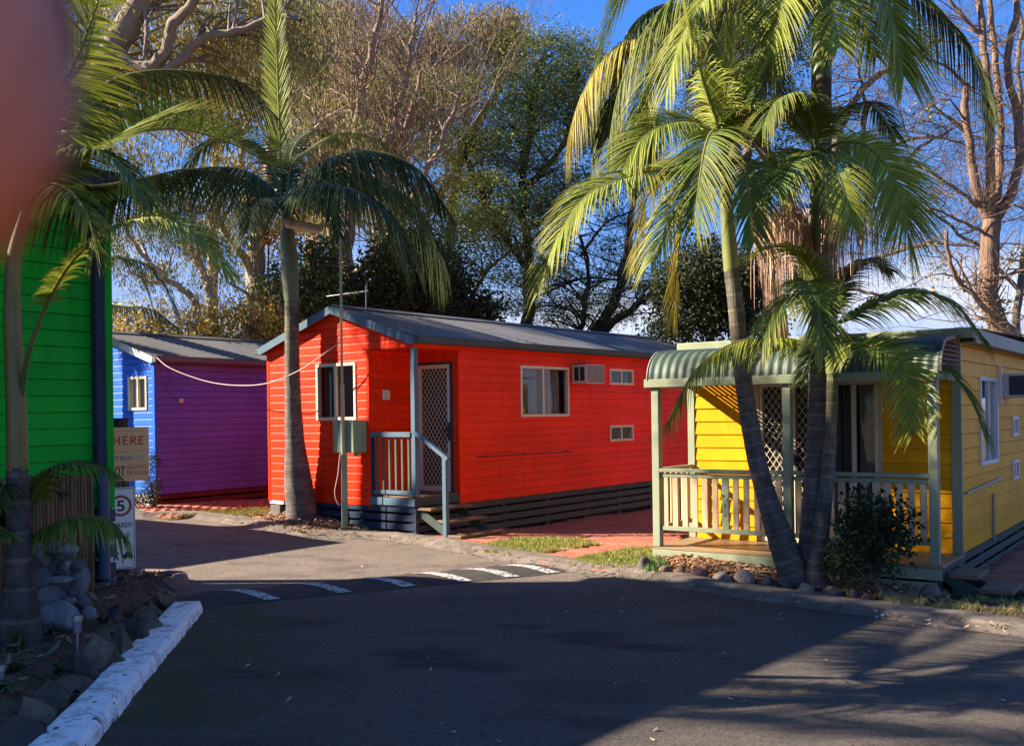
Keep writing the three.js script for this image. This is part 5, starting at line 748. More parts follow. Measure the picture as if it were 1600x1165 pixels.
function tree(name, label, o) { // o: seed, limbs [[pixel points], r0, r1], blobs [u, v, d, rx, ry, rz, n, size], leaf, color, bark, bare
  const g = thing(name, label, o.cat ?? 'tree', V3(0, 0, 0), 0, /beyond the left edge/.test(label) ? undefined : o.cat === 'shrub' ? 'yellow-leaved shrubs behind the purple cabin' : TREES), r = rngOf(o.seed), nodes = [], bark = BARK[o.bark ?? 'brown'];
  o.limbs.forEach(([pts, r0, r1], i) => { const P = wiggle(pts.map(q => q.isVector3 ? q : px(...q)), Math.max(10, pts.length * 6), o.wig ?? .12, o.seed + i), b = new MB(); b.tube(P, P.map((_, k) => mix(r0, r1, k / (P.length - 1))), r0 > .08 ? 14 : 8, { ur: r0, rough: .12, rf: 1.2 }); b.build(i ? 'limb' : 'trunk', bark, g); P.forEach((p, k) => { if (i || k > P.length * .35) nodes.push([p, mix(r0, r1, k / (P.length - 1))]); }); });
  const tw = new MB();
  if (o.bare) for (let i = 0; i < o.bare.n; i++) { const [p, q] = nodes[Math.floor(r() * nodes.length)], a = r() * 6.283, el = (o.bare.el ?? .5) + .7 * (r() - .5), dir = V3(Math.cos(a) * Math.cos(el), Math.sin(el), Math.sin(a) * Math.cos(el)); twigTree(tw, p, dir, (o.bare.len ?? 1.6) * (.6 + .8 * r()), Math.min(q * .45, o.bare.r ?? .03), o.bare.depth ?? 3, r, { kink: o.bare.kink ?? .55, kids: o.bare.kids ?? 3, spread: o.bare.spread ?? .75, up: o.bare.up ?? .08 }); }
  const list = [[], []];
  for (const [u, v, d, rx, ry, rz, n, size] of o.blobs ?? []) {
    const c = px(u, v, d);
    for (let i = 0; i < n; i++) {
      let p; do { p = V3(r() * 2 - 1, r() * 2 - 1, r() * 2 - 1); } while (p.lengthSq() > 1); const k = Math.cbrt(r() * .8 + .2); p.normalize().multiplyScalar(k); const q = V3(c.x + p.x * rx, c.y + p.y * ry, c.z + p.z * rz), s = size * (.6 + .7 * r()), t = .7 + .6 * r(), w = clamp(.5 + 1.4 * fbm(q.x * .35, q.y * .35, q.z * .35 + o.seed)), c0 = o.color, c1 = o.color2 ?? o.color;
      list[i & 1].push([TRS(q, [(r() - .5) * .5, r() * 6.28, (r() - .5) * .5], s), C(mix(c0[0], c1[0], w) * t, mix(c0[1], c1[1], w) * t, mix(c0[2], c1[2], w) * t)]);
      if (i % (o.twigEvery ?? 2) === 0 && nodes.length) { let best = nodes[0], m = 1e9; for (let k = 0; k < 26; k++) { const e = nodes[Math.floor(r() * nodes.length)], dd = e[0].distanceTo(q) + (e[0].y > q.y ? .8 : 0); if (dd < m) { m = dd; best = e; } } const A = best[0], mid = A.clone().lerp(q, .5).add(V3((r() - .5) * .6, .15 + .35 * r(), (r() - .5) * .6)); const R0 = Math.min(best[1] * .6, .016 + .012 * m); tw.tube(polyline([A, mid, q], 5), [R0, R0 * .8, R0 * .62, R0 * .48, R0 * .34, R0 * .2], 4); }
    }
  }
  if (tw.p.length) tw.build('twigs', bark, g, true);
  list.forEach((L, i) => { if (L.length) instanced('crown', clumpOf(o.leaf ?? 'gum', i), M_leaf, L, g); });
  return g;
}
const OLIVE = [.25, .26, .10], OLIVE2 = [.36, .33, .12], DKG = [.045, .065, .025], MIDG = [.085, .13, .04], FEATH = [.36, .42, .11], FEATH2 = [.11, .165, .06], YEL2 = [.60, .46, .06];
tree('gum_tree', 'pale-barked gum with thick trunk left of the red cabin', { seed: 201, bark: 'pale', twigEvery: 4, limbs: [[[[396, 640, 25], [396, 560, 25], [397, 500, 25], [399, 430, 25], [406, 350, 25], [416, 290, 25], [428, 220, 25]], .34, .12], [[[399, 440, 25], [380, 400, 24.6], [350, 360, 24.3], [325, 300, 24]], .13, .05], [[[405, 352, 25], [390, 310, 25.4], [378, 255, 25.8], [370, 190, 26]], .15, .05], [[[408, 340, 25], [440, 290, 24.5], [470, 230, 24]], .12, .05], [[[398, 470, 25], [380, 455, 24.3], [355, 440, 23.8]], .06, .02]], leaf: 'gum', color: OLIVE, color2: [.12, .13, .05], blobs: [[300, 300, 25, 1.8, 1.2, 2, 40, .45], [380, 200, 26, 2.2, 1.4, 2.4, 70, .45], [470, 220, 25, 2, 1.4, 2, 50, .45], [350, 410, 25, 1.2, .6, 1.4, 18, .4], [440, 430, 26, 1.2, .9, 1.4, 24, .4]] });
tree('gum_tree', 'slender gum with two leaning pale stems behind the purple roof', { seed: 202, bark: 'pale', twigEvery: 4, limbs: [[[[338, 620, 23], [335, 560, 23], [331, 490, 23], [324, 440, 23], [314, 420, 23], [302, 370, 23], [295, 310, 23]], .13, .05], [[[318, 560, 23], [310, 490, 22.8], [290, 455, 22.7], [262, 438, 22.5], [225, 400, 22.4], [190, 350, 22.3]], .10, .04], [[[262, 440, 22.5], [230, 440, 22.3], [200, 420, 22]], .05, .02]], leaf: 'gum', color: OLIVE, color2: [.09, .11, .045], blobs: [[240, 390, 23, 1.5, .8, 1.6, 34, .42], [300, 350, 23, 1.4, 1.0, 1.5, 34, .42], [200, 320, 23, 1.4, 1.4, 1.4, 40, .42], [270, 450, 23, 1.2, .4, 1.2, 12, .38], [360, 370, 23.5, 1, .8, 1.2, 14, .4]] });
tree('gum_tree', 'big pale gum at the upper left with stout twisting limbs', { seed: 203, bark: 'limb', wig: .05, twigEvery: 5, limbs: [[[[60, 660, 20], [75, 500, 20], [100, 330, 20], [125, 200, 20], [170, 90, 20], [215, 10, 20], [250, -90, 20]], .34, .2], [[[175, 85, 20], [235, 105, 19.7], [262, 70, 19.5], [268, 40, 19.4], [300, 5, 19.2], [320, -50, 19]], .13, .08], [[[205, 130, 20], [275, 100, 19.6], [305, 68, 19.5], [330, 55, 19.4], [378, 47, 19.3], [425, 25, 19.2], [470, 30, 19]], .10, .04], [[[120, 200, 20], [90, 120, 20.4], [60, 20, 20.6]], .16, .07], [[[225, 0, 20], [228, 60, 19.6], [222, 95, 19.4]], .05, .02]], leaf: 'gum', color: OLIVE2, color2: OLIVE, blobs: [[330, 20, 21, 1.9, 1.0, 1.6, 120, .42], [410, 80, 21.5, 1.4, 1.2, 1.6, 80, .42], [240, 60, 22, 1.6, 1.4, 1.6, 80, .42], [100, 60, 21, 2, 1.8, 2, 110, .45], [300, 120, 22, 1.6, .8, 1.6, 60, .4], [460, 30, 22, 1.2, 1.2, 1.4, 60, .4], [200, 180, 23, 2, 1.2, 1.8, 80, .45]] });
tree('bare_tree', 'leafless brown tree with upright limbs above the red roof', { seed: 204, bark: 'brown', limbs: [[[[548, 640, 27], [546, 500, 27], [543, 420, 27], [547, 330, 27], [556, 220, 27], [572, 110, 27], [592, 30, 27], [600, -40, 27]], .22, .06], [[[544, 420, 27], [520, 330, 26.7], [502, 230, 26.5], [486, 140, 26.3], [470, 70, 26]], .14, .04], [[[546, 350, 27], [590, 270, 27.3], [622, 170, 27.5], [640, 90, 27.7], [650, 20, 28]], .13, .04], [[[545, 440, 27], [600, 380, 26.5], [650, 300, 26.2], [690, 220, 26], [720, 140, 25.8]], .13, .04], [[[560, 200, 27], [535, 120, 27.5], [520, 60, 28]], .08, .03]], bare: { n: 84, len: 1.9, depth: 3, r: .032, up: .10, el: .75, spread: .6 }, leaf: 'gum', color: [.30, .24, .12], color2: OLIVE2, twigEvery: 3, blobs: [[500, 120, 28, 1.8, 1.6, 1.4, 60, .32], [610, 200, 28, 2, 2, 1.6, 60, .32]] });
tree('bare_tree', 'second leafless brown tree crowding the first', { seed: 214, bark: 'brown', limbs: [[[[618, 640, 29], [612, 500, 29], [610, 400, 29], [622, 290, 29], [640, 180, 29], [660, 110, 29]], .2, .05], [[[610, 400, 29], [580, 310, 29], [570, 230, 29], [555, 160, 29]], .12, .04], [[[612, 420, 29], [660, 350, 29], [705, 280, 29], [745, 200, 29]], .13, .04], [[[505, 640, 29], [512, 500, 29], [520, 400, 29], [500, 290, 29], [470, 190, 29]], .16, .05]], bare: { n: 84, len: 1.8, depth: 3, r: .030, up: .08, el: .7, spread: .65 } });
tree('gum_tree', 'sunlit olive gum crown in the middle of the skyline', { seed: 205, bark: 'brown', limbs: [[[[700, 640, 33], [702, 480, 33], [705, 350, 33], [720, 230, 33], [740, 120, 33]], .26, .08], [[[712, 270, 33], [675, 180, 33], [655, 100, 33]], .12, .04], [[[722, 220, 33], [775, 150, 33], [800, 80, 33]], .12, .04]], leaf: 'gum', color: [.24, .21, .075], color2: [.15, .15, .06], blobs: [[660, 75, 33, 1.1, .8, 1.3, 46, .5], [715, 60, 33, 1.1, .7, 1.3, 50, .5], [770, 50, 33, 1.0, .75, 1.3, 60, .48], [800, 65, 33.4, .9, .8, 1.2, 40, .48], [690, 120, 33.5, 1.6, 1.0, 1.5, 60, .5], [760, 110, 33.6, 1.4, .9, 1.5, 50, .5], [640, 160, 34, 1.4, 1.2, 1.5, 40, .5], [560, 60, 34, 1.6, 1.0, 1.5, 60, .45], [700, 200, 34, 2, 1.4, 1.5, 50, .5], [500, 30, 34, 1.6, 1.0, 1.5, 60, .45]] });
tree('gum_tree', 'golden olive gums massed behind the brown leafless trees', { seed: 215, bark: 'brown', twigEvery: 4, limbs: [[[[480, 640, 37], [482, 420, 37], [490, 260, 37], [500, 120, 37]], .25, .08], [[[330, 640, 36], [332, 400, 36], [340, 200, 36], [350, 60, 36]], .24, .08], [[[590, 640, 38], [588, 400, 38], [596, 250, 38]], .2, .08]], leaf: 'gum', color: [.36, .36, .11], color2: [.16, .20, .065], blobs: [[340, 40, 36, 2.6, 1.6, 1.5, 90, .55], [430, 110, 36.5, 2.0, 1.6, 1.5, 70, .55], [520, 80, 37, 2.0, 1.4, 1.5, 80, .55], [590, 140, 38, 2.0, 1.6, 1.5, 70, .55], [450, 300, 37, 2, 1.4, 1.5, 40, .5], [500, 190, 31, 1.5, 1.0, 1.2, 80, .5], [575, 150, 31, 1.5, .9, 1.2, 80, .5], [640, 200, 31, 1.4, 1.0, 1.2, 74, .5], [560, 250, 31, 1.2, .7, 1.2, 40, .48], [690, 150, 31, 1.1, .7, 1.2, 50, .48], [460, 120, 31, 1.2, .8, 1.2, 50, .48], [600, 310, 33, 1.5, .8, 1.2, 34, .45], [520, 340, 33, 1.4, .7, 1.2, 30, .45], [690, 300, 33, 1.2, .9, 1.2, 34, .45], [250, 150, 36, 2, 1.4, 1.5, 50, .5]] });
tree('feathery_tree', 'dark green feathery tree rising over the red cabin', { seed: 206, bark: 'dark', limbs: [[[[820, 640, 28], [822, 540, 28], [826, 470, 28], [824, 380, 28], [816, 290, 28], [828, 190, 28], [842, 100, 28]], .2, .05], [[[824, 420, 28], [770, 340, 27.6], [735, 260, 27.4], [720, 210, 27.3]], .10, .03], [[[818, 300, 28], [870, 240, 28.3], [900, 180, 28.5], [900, 130, 28.6]], .10, .03], [[[822, 360, 28], [880, 330, 27.6], [930, 310, 27.2], [960, 290, 27]], .08, .02], [[[720, 560, 28], [730, 480, 28], [765, 420, 28], [800, 390, 28]], .08, .03], [[[824, 470, 28], [860, 400, 28.3], [890, 370, 28.4]], .08, .02]], leaf: 'fine', color: FEATH, color2: FEATH2, blobs: [[850, 85, 28, 1.1, .55, 1.1, 22, 0.70], [895, 120, 28, 1.0, .9, 1.1, 30, 0.70], [840, 145, 28, 1.3, .8, 1.3, 35, 0.72], [790, 150, 28.3, 1.0, .8, 1.2, 20, 0.70], [870, 195, 28, 1.5, .8, 1.4, 40, 0.72], [800, 220, 27.8, 1.5, .9, 1.3, 40, 0.72], [740, 245, 27.6, 1.1, .8, 1.2, 25, 0.70], [760, 310, 27.4, 1.4, .8, 1.3, 40, 0.72], [830, 290, 28, 1.5, .9, 1.3, 35, 0.72], [800, 360, 27.5, 1.5, .8, 1.3, 45, 0.72], [730, 385, 27.4, 1.0, .9, 1.2, 27, 0.70], [880, 300, 28, 1.2, .9, 1.2, 20, 0.70], [830, 420, 27.5, 1.2, .6, 1.2, 18, 0.70], [780, 460, 27.4, 1.4, .6, 1.2, 20, 0.70], [910, 190, 28.6, .7, .7, 1, 12, 0.65], [930, 450, 28, 1.5, .5, 1.2, 13, 0.65], [960, 400, 28, 1.2, .5, 1.2, 9, 0.65]] });
tree('dark_tree', 'very dark dense tree right behind the red ridge', { seed: 207, bark: 'dark', limbs: [[[[650, 640, 25.5], [650, 540, 25.5], [648, 470, 25.5], [655, 400, 25.5]], .16, .06], [[[648, 480, 25.5], [610, 440, 25.5], [585, 420, 25.5]], .08, .03], [[[650, 470, 25.5], [690, 440, 25.5], [710, 420, 25.5]], .08, .03]], leaf: 'broad', color: DKG, color2: [.05, .075, .03], blobs: [[640, 420, 25.5, 1.3, 1.0, 1.2, 90, .42], [600, 450, 25.5, 1.0, .8, 1.1, 60, .42], [680, 450, 25.6, 1.0, .8, 1.1, 60, .42], [640, 490, 25.4, 1.9, .6, 1.2, 90, .42], [720, 490, 25.6, 1.0, .5, 1, 40, .4], [560, 480, 25.6, .9, .6, 1, 40, .4]] });
tree('dark_tree', 'dark shrubby tree between the palm trunk and red gable', { seed: 217, bark: 'dark', limbs: [[[[478, 640, 25], [478, 540, 25], [482, 470, 25], [488, 410, 25]], .12, .05]], leaf: 'broad', color: DKG, color2: MIDG, blobs: [[480, 430, 25, .9, .9, 1, 50, .4], [455, 480, 25, .9, .7, 1, 50, .4], [510, 470, 25, .8, .7, 1, 50, .4], [430, 505, 25, .7, .5, .9, 30, .38]] });
tree('dark_tree', 'leaning dark forked trunks with thin foliage behind the red roof', { seed: 208, bark: 'dark', limbs: [[[[905, 600, 26], [927, 523, 26], [957, 479, 26], [973, 427, 26], [984, 363, 26], [990, 300, 26], [1000, 240, 26]], .17, .05], [[[925, 580, 26], [942, 522, 25.8], [998, 474, 25.6], [1036, 450, 25.5], [1075, 430, 25.3]], .13, .04], [[[900, 600, 26.3], [907, 522, 26.3], [915, 470, 26.4], [919, 425, 26.5], [908, 375, 26.6], [880, 345, 26.7]], .08, .03], [[[970, 440, 26], [996, 400, 26.2], [1010, 340, 26.4]], .06, .03], [[[907, 400, 26.5], [945, 350, 26.2], [985, 330, 26]], .05, .02]], bare: { n: 46, len: 1.3, depth: 3, r: .022, up: .03, el: .4 }, leaf: 'fine', color: FEATH2, color2: DKG, blobs: [[900, 440, 26, 1.2, .6, 1, 20, .4], [990, 470, 26, 1.3, .5, 1, 24, .4], [930, 490, 26, 1.3, .4, 1, 24, .4], [1000, 300, 27, 1.4, 1.2, 1, 26, .42], [860, 490, 26, 1.2, .4, 1, 26, .42]] });
tree('dark_tree', 'dark broadleaf tree between the two trunks over the yellow roof', { seed: 209, bark: 'dark', limbs: [[[[1115, 660, 24], [1112, 560, 24], [1108, 490, 24], [1115, 420, 24]], .15, .05], [[[1110, 510, 24], [1070, 470, 24], [1050, 440, 24]], .07, .03], [[[1110, 500, 24], [1160, 460, 24], [1180, 430, 24]], .07, .03]], leaf: 'broad', color: DKG, color2: [.05, .07, .03], blobs: [[1100, 420, 24, .9, .7, 1, 60, .36], [1140, 450, 24, .9, .8, 1, 60, .36], [1065, 460, 24, .7, .6, 1, 40, .36], [1110, 500, 24, 1.2, .5, 1, 60, .36], [1180, 490, 24.2, .7, .6, .9, 40, .34], [1050, 515, 24, .7, .3, .9, 26, .34], [1210, 440, 24.5, .6, .6, .9, 24, .34]] });
tree('gum_tree', 'brown gum trunk showing between the palms', { seed: 210, bark: 'red', limbs: [[[[1225, 660, 19], [1212, 500, 19], [1192, 380, 19], [1170, 285, 19], [1150, 236, 19], [1132, 170, 19], [1128, 90, 19]], .21, .08], [[[1172, 290, 19], [1168, 235, 19.2], [1155, 160, 19.4]], .09, .05], [[[1195, 390, 19], [1230, 340, 19.3], [1250, 270, 19.5]], .07, .03]], leaf: 'small', color: [.10, .14, .05], color2: MIDG, blobs: [[1150, 120, 19, 1.0, 1.0, 1, 50, .36], [1200, 180, 19.4, .8, .9, 1, 40, .36], [1130, 40, 19, 1.2, .7, 1, 50, .36], [1200, 60, 20, 1.2, .9, 1, 50, .36], [1080, 120, 20, 1.2, 1.2, 1, 50, .36]] });
tree('bare_tree', 'smooth brown leafless tree at the right edge, forking into four', { seed: 211, bark: 'red', wig: .05, limbs: [[[[1760, 640, 17], [1660, 580, 17], [1600, 545, 17], [1565, 512, 17], [1547, 470, 17], [1546, 410, 17], [1549, 345, 17]], .19, .145], [[[1549, 352, 17], [1530, 310, 17], [1516, 230, 17], [1508, 160, 17], [1512, 130, 17]], .09, .05], [[[1549, 350, 17], [1548, 250, 17], [1545, 150, 17], [1537, 60, 17], [1528, -30, 17]], .085, .05], [[[1551, 350, 17], [1562, 270, 17.2], [1563, 170, 17.3], [1552, 60, 17.4], [1545, -30, 17.5]], .08, .045], [[[1553, 352, 17], [1588, 280, 17], [1592, 190, 17], [1575, 100, 17], [1590, 10, 17], [1600, -50, 17]], .085, .045], [[[1532, 325, 17], [1490, 292, 16.9], [1440, 262, 16.8], [1400, 258, 16.7]], .035, .015], [[[1535, 362, 17], [1480, 335, 16.8], [1430, 312, 16.6]], .03, .012], [[[1512, 135, 17], [1480, 105, 16.8], [1440, 88, 16.6]], .035, .015], [[[1537, 60, 17], [1500, 20, 17], [1460, -30, 17]], .04, .02], [[[1592, 240, 17], [1640, 180, 17]], .05, .03], [[[1565, 512, 17], [1530, 470, 16.6], [1490, 425, 16.3], [1478, 360, 16.2]], .05, .03], [[[1548, 440, 17], [1610, 420, 16.8], [1660, 430, 16.7]], .03, .01]], bare: { n: 110, len: .85, depth: 3, r: .013, up: .02, el: .2, kink: .8, spread: .9 }, leaf: 'sparse', color: [.30, .26, .08], color2: [.2, .2, .07], twigEvery: 1, blobs: [[1440, 400, 16.8, .3, .15, .3, 3, .22], [1465, 430, 16.8, .2, .15, .3, 3, .22], [1550, 490, 16.8, .25, .2, .3, 5, .22], [1580, 400, 17, .3, .2, .3, 4, .22], [1440, 180, 17, .3, .2, .3, 4, .2], [1500, 450, 17, .4, .3, .3, 4, .2]] });
tree('bare_tree', 'leafless twiggy tree spreading across the blue sky at right', { seed: 212, bark: 'grey', limbs: [[[[1302, 640, 22], [1300, 500, 22], [1302, 380, 22], [1308, 216, 22], [1330, 165, 22], [1356, 132, 22], [1421, 87, 22], [1470, 60, 22]], .12, .05], [[[1304, 330, 22], [1345, 240, 22], [1350, 160, 22], [1340, 90, 22]], .07, .03], [[[1304, 360, 22], [1370, 300, 22], [1440, 230, 22], [1490, 200, 22]], .06, .025], [[[1306, 300, 22], [1400, 225, 22.3], [1470, 215, 22.5], [1520, 230, 22.6]], .05, .02], [[[1303, 430, 22], [1380, 400, 21.6], [1460, 380, 21.3], [1540, 390, 21]], .05, .02], [[[1303, 450, 22], [1370, 460, 21.6], [1430, 500, 21.3]], .045, .02], [[[1308, 216, 22], [1280, 140, 22], [1270, 60, 22]], .06, .03], [[[1600, 640, 22], [1590, 500, 22], [1610, 300, 22], [1590, 120, 22], [1600, 20, 22]], .1, .04], [[[1590, 450, 22], [1520, 380, 22], [1450, 330, 22], [1400, 320, 22]], .05, .02]], bare: { n: 150, len: 1.15, depth: 3, r: .016, up: .02, el: .25, kink: .75, spread: .85 } });
for (const [i, s] of [[[190, 515, 22.5, 1.1, .5], 0], [[260, 505, 22, 1.2, .55], 1], [[345, 510, 22.5, 1.1, .5], 2], [[420, 330, 24.2, .7, .8], 3], [[400, 500, 23, .8, .5], 4]].map(a => a)) { const [u, v, d, rx, ry] = i; tree('yellow_shrub', ['low shrub with yellow autumn leaves beside the green wall', 'yellow-leaved shrub above the left of the purple roof', 'yellow-leaved shrub above the middle of the purple roof', 'thin tree with yellow leaves before the thick pale trunk', 'sparse yellow-leaved shrub at the foot of the thick pale trunk'][s], { cat: 'shrub', seed: 230 + s, bark: 'grey', wig: .2, limbs: [[[[u, 660, d], [u + 6, 580, d], [u - 8, v, d]], .05, .02], [[[u, 620, d], [u + 40, v + 15, d], [u + 55, v - 10, d]], .03, .01], [[[u, 620, d], [u - 40, v + 15, d], [u - 60, v - 5, d]], .03, .01]], leaf: 'sparse', color: YEL2, color2: [.25, .24, .05], twigEvery: 1, blobs: [[u, v, d, rx, ry, .8, 60, .26], [u + 20, v + 25, d, rx, .3, .8, 26, .26]], bare: { n: 14, len: .8, depth: 2, r: .012, el: .4 } }); }
// far growth that closes the view low down behind the roofs
{
  const L = [[], []], r = rngOf(77); for (let i = 0; i < 900; i++) { const u = -300 + 2300 * r(), d = 40 + 16 * r(), q = px(u, 560 + 80 * r() - 16 * N3(u * .02, 3, 1) * (r() + .3), d), t = .6 + .7 * r(); L[i & 1].push([TRS(q, [0, r() * 6, 0], .8 + .7 * r()), C(.06 * t, .085 * t, .035 * t)]); }
  L.forEach((l, i) => { const m = instanced('distant_trees', clumpOf('small', i), M_leaf, l); tag(m, i ? 'far dark tree belt low behind the cabins' : 'far tree belt low behind the roofs', 'trees'); });
}
// a gum out of the picture to the left, between the sun and the palm before the red cabin
tree('gum_tree', 'spreading gum beyond the left edge of the photo', { seed: 240, bark: 'pale', limbs: [[[V3(-10.6, 0, -11.2), V3(-10.5, 3, -11), V3(-10.2, 6, -10.9), V3(-10, 8.8, -10.8)], .22, .07], [[V3(-10.5, 4.5, -11), V3(-9.8, 6.5, -10.5), V3(-9.4, 8, -10.2)], .09, .03]], leaf: 'gum', color: OLIVE, blobs: [[-720, -330, 10.9, 1.5, .85, 1.15, 120, .5]] });
tree('gum_tree', 'second gum beyond the left edge of the photo', { seed: 241, bark: 'pale', twigEvery: 4, limbs: [[[V3(-13.2, 0, -16.2), V3(-13.1, 4, -16.1), V3(-12.9, 7, -15.9), V3(-12.6, 10.6, -15.7)], .26, .07], [[V3(-13.1, 5, -16), V3(-12.2, 8, -15.2), V3(-11.8, 10, -15)], .1, .03]], leaf: 'gum', color: OLIVE, blobs: [[-495, -225, 15.6, 2.0, 1.1, 1.7, 130, .5]] });
// ---------------------------------------------------------------- lamp post with meter boxes, cables
{
  const d = 15.25, B = pg(539, 833), t = thing('lamp_post', 'green lamp post with two meter boxes before the red porch', 'lamp post', V3(0, 0, 0)), at = (u, v, e = 0) => px(u, v, d + e);
  { const b = new MB(), p = at(539, 838), q = at(537.5, 700); b.beam(p, q, .085, .085, V3(0, 0, 1), .008); b.build('post', M.boxgreen, t); const c = new MB(); c.tube([at(536, 712, -.06), at(535, 640, -.06), at(534.2, 600, -.06)], .032, 10, { cap: true }); c.tube([at(534.2, 604, -.06), at(533, 500, -.06), at(531.8, 372, -.06)], .021, 8); c.tube(polyline([at(531.8, 372, -.06), at(529, 358, -.06), at(520, 355, -.06), at(500, 351, -.06)], 8), .017, 7); c.build('pipe', std(C(.30, .30, .19), { roughness: .5 }), t); }
  const L = px(475, 349, d - .06), A = new MB(), a = px(444, 346, d - .2), e = px(503, 358, d + .02); const lamp = new MB(); lamp.beam(a, e, .14, .10, V3(0, 1, 0), .025); const lm = lamp.build('lamp_head', std(C(.34, .33, .31), { roughness: .6 }), t); const di = new MB(); di.beam(a.clone().lerp(e, .04).add(V3(0, -.05, .01)), a.clone().lerp(e, .96).add(V3(0, -.05, .01)), .12, .06, V3(0, 1, 0), .02); di.build('diffuser', phys(C(.62, .50, .42), { roughness: .25 }), lm);
  const f = { position: at(547, 682) }; const g = new THREE.Group();
  for (const [u0, u1, n] of [[521, 538, 0], [547, 559, 1]]) { const p = local(RED, 0, 0, 0), X = V3(Math.cos(RED[2]), 0, Math.sin(RED[2])), Z = V3(-Math.sin(RED[2]), 0, Math.cos(RED[2])), top = at((u0 + u1) / 2, 656), bot = at((u0 + u1) / 2, 707), h = (top.y - bot.y) / 2, c = top.clone().lerp(bot, .5).addScaledVector(Z, n ? -.05 : -.06), w = n ? .088 : .105, b = new MB(); b.chamfer(c, [X, V3(0, 1, 0), Z], [w, h, n ? .145 : .09], .008); const m = b.build('meter_box', M.boxgreen, t); const k = new MB(); k.chamfer(c.clone().add(V3(0, h - .03, 0)).addScaledVector(Z, n ? .147 : .092), [X, V3(0, 1, 0), Z], [.05, .022, .006], .003); k.chamfer(c.clone().add(V3(0, -h - .025, 0)), [X, V3(0, 1, 0), Z], [.035, .025, .03], .004); k.build('latch', M.boxgreen, m); }
  { const b = new MB(); b.tube(polyline([at(531, 708, -.08), at(528, 740, -.1), at(523, 772, -.1), at(530, 789, -.1), at(537, 775, -.1), at(534, 735, -.1), at(532, 712, -.08)], 30), .007, 5); b.build('looped_cable', M.rope, t); }
}
{ const t = thing('overhead_cable', 'pale sagging cable from the purple eave to the lamp post', 'cable', V3(0, 0, 0)), b = new MB(), p = [px(242, 556, 17.9)]; const q = px(533, 533, 15.19), mid = [px(262, 573, 17.6), px(320, 595, 17.1), px(372, 602, 16.5), px(420, 598, 16.0), px(470, 577, 15.6)]; b.tube(polyline([...p, ...mid, q], 40), .009, 5); b.build('cable', M.rope, t); const c = new MB(); c.tube(polyline([px(242, 562, 17.9), px(252, 595, 18.0), px(262, 612, 18.1), px(278, 626, 18.2)], 16), .007, 4); c.build('thin_cable', M.maroon, t); }
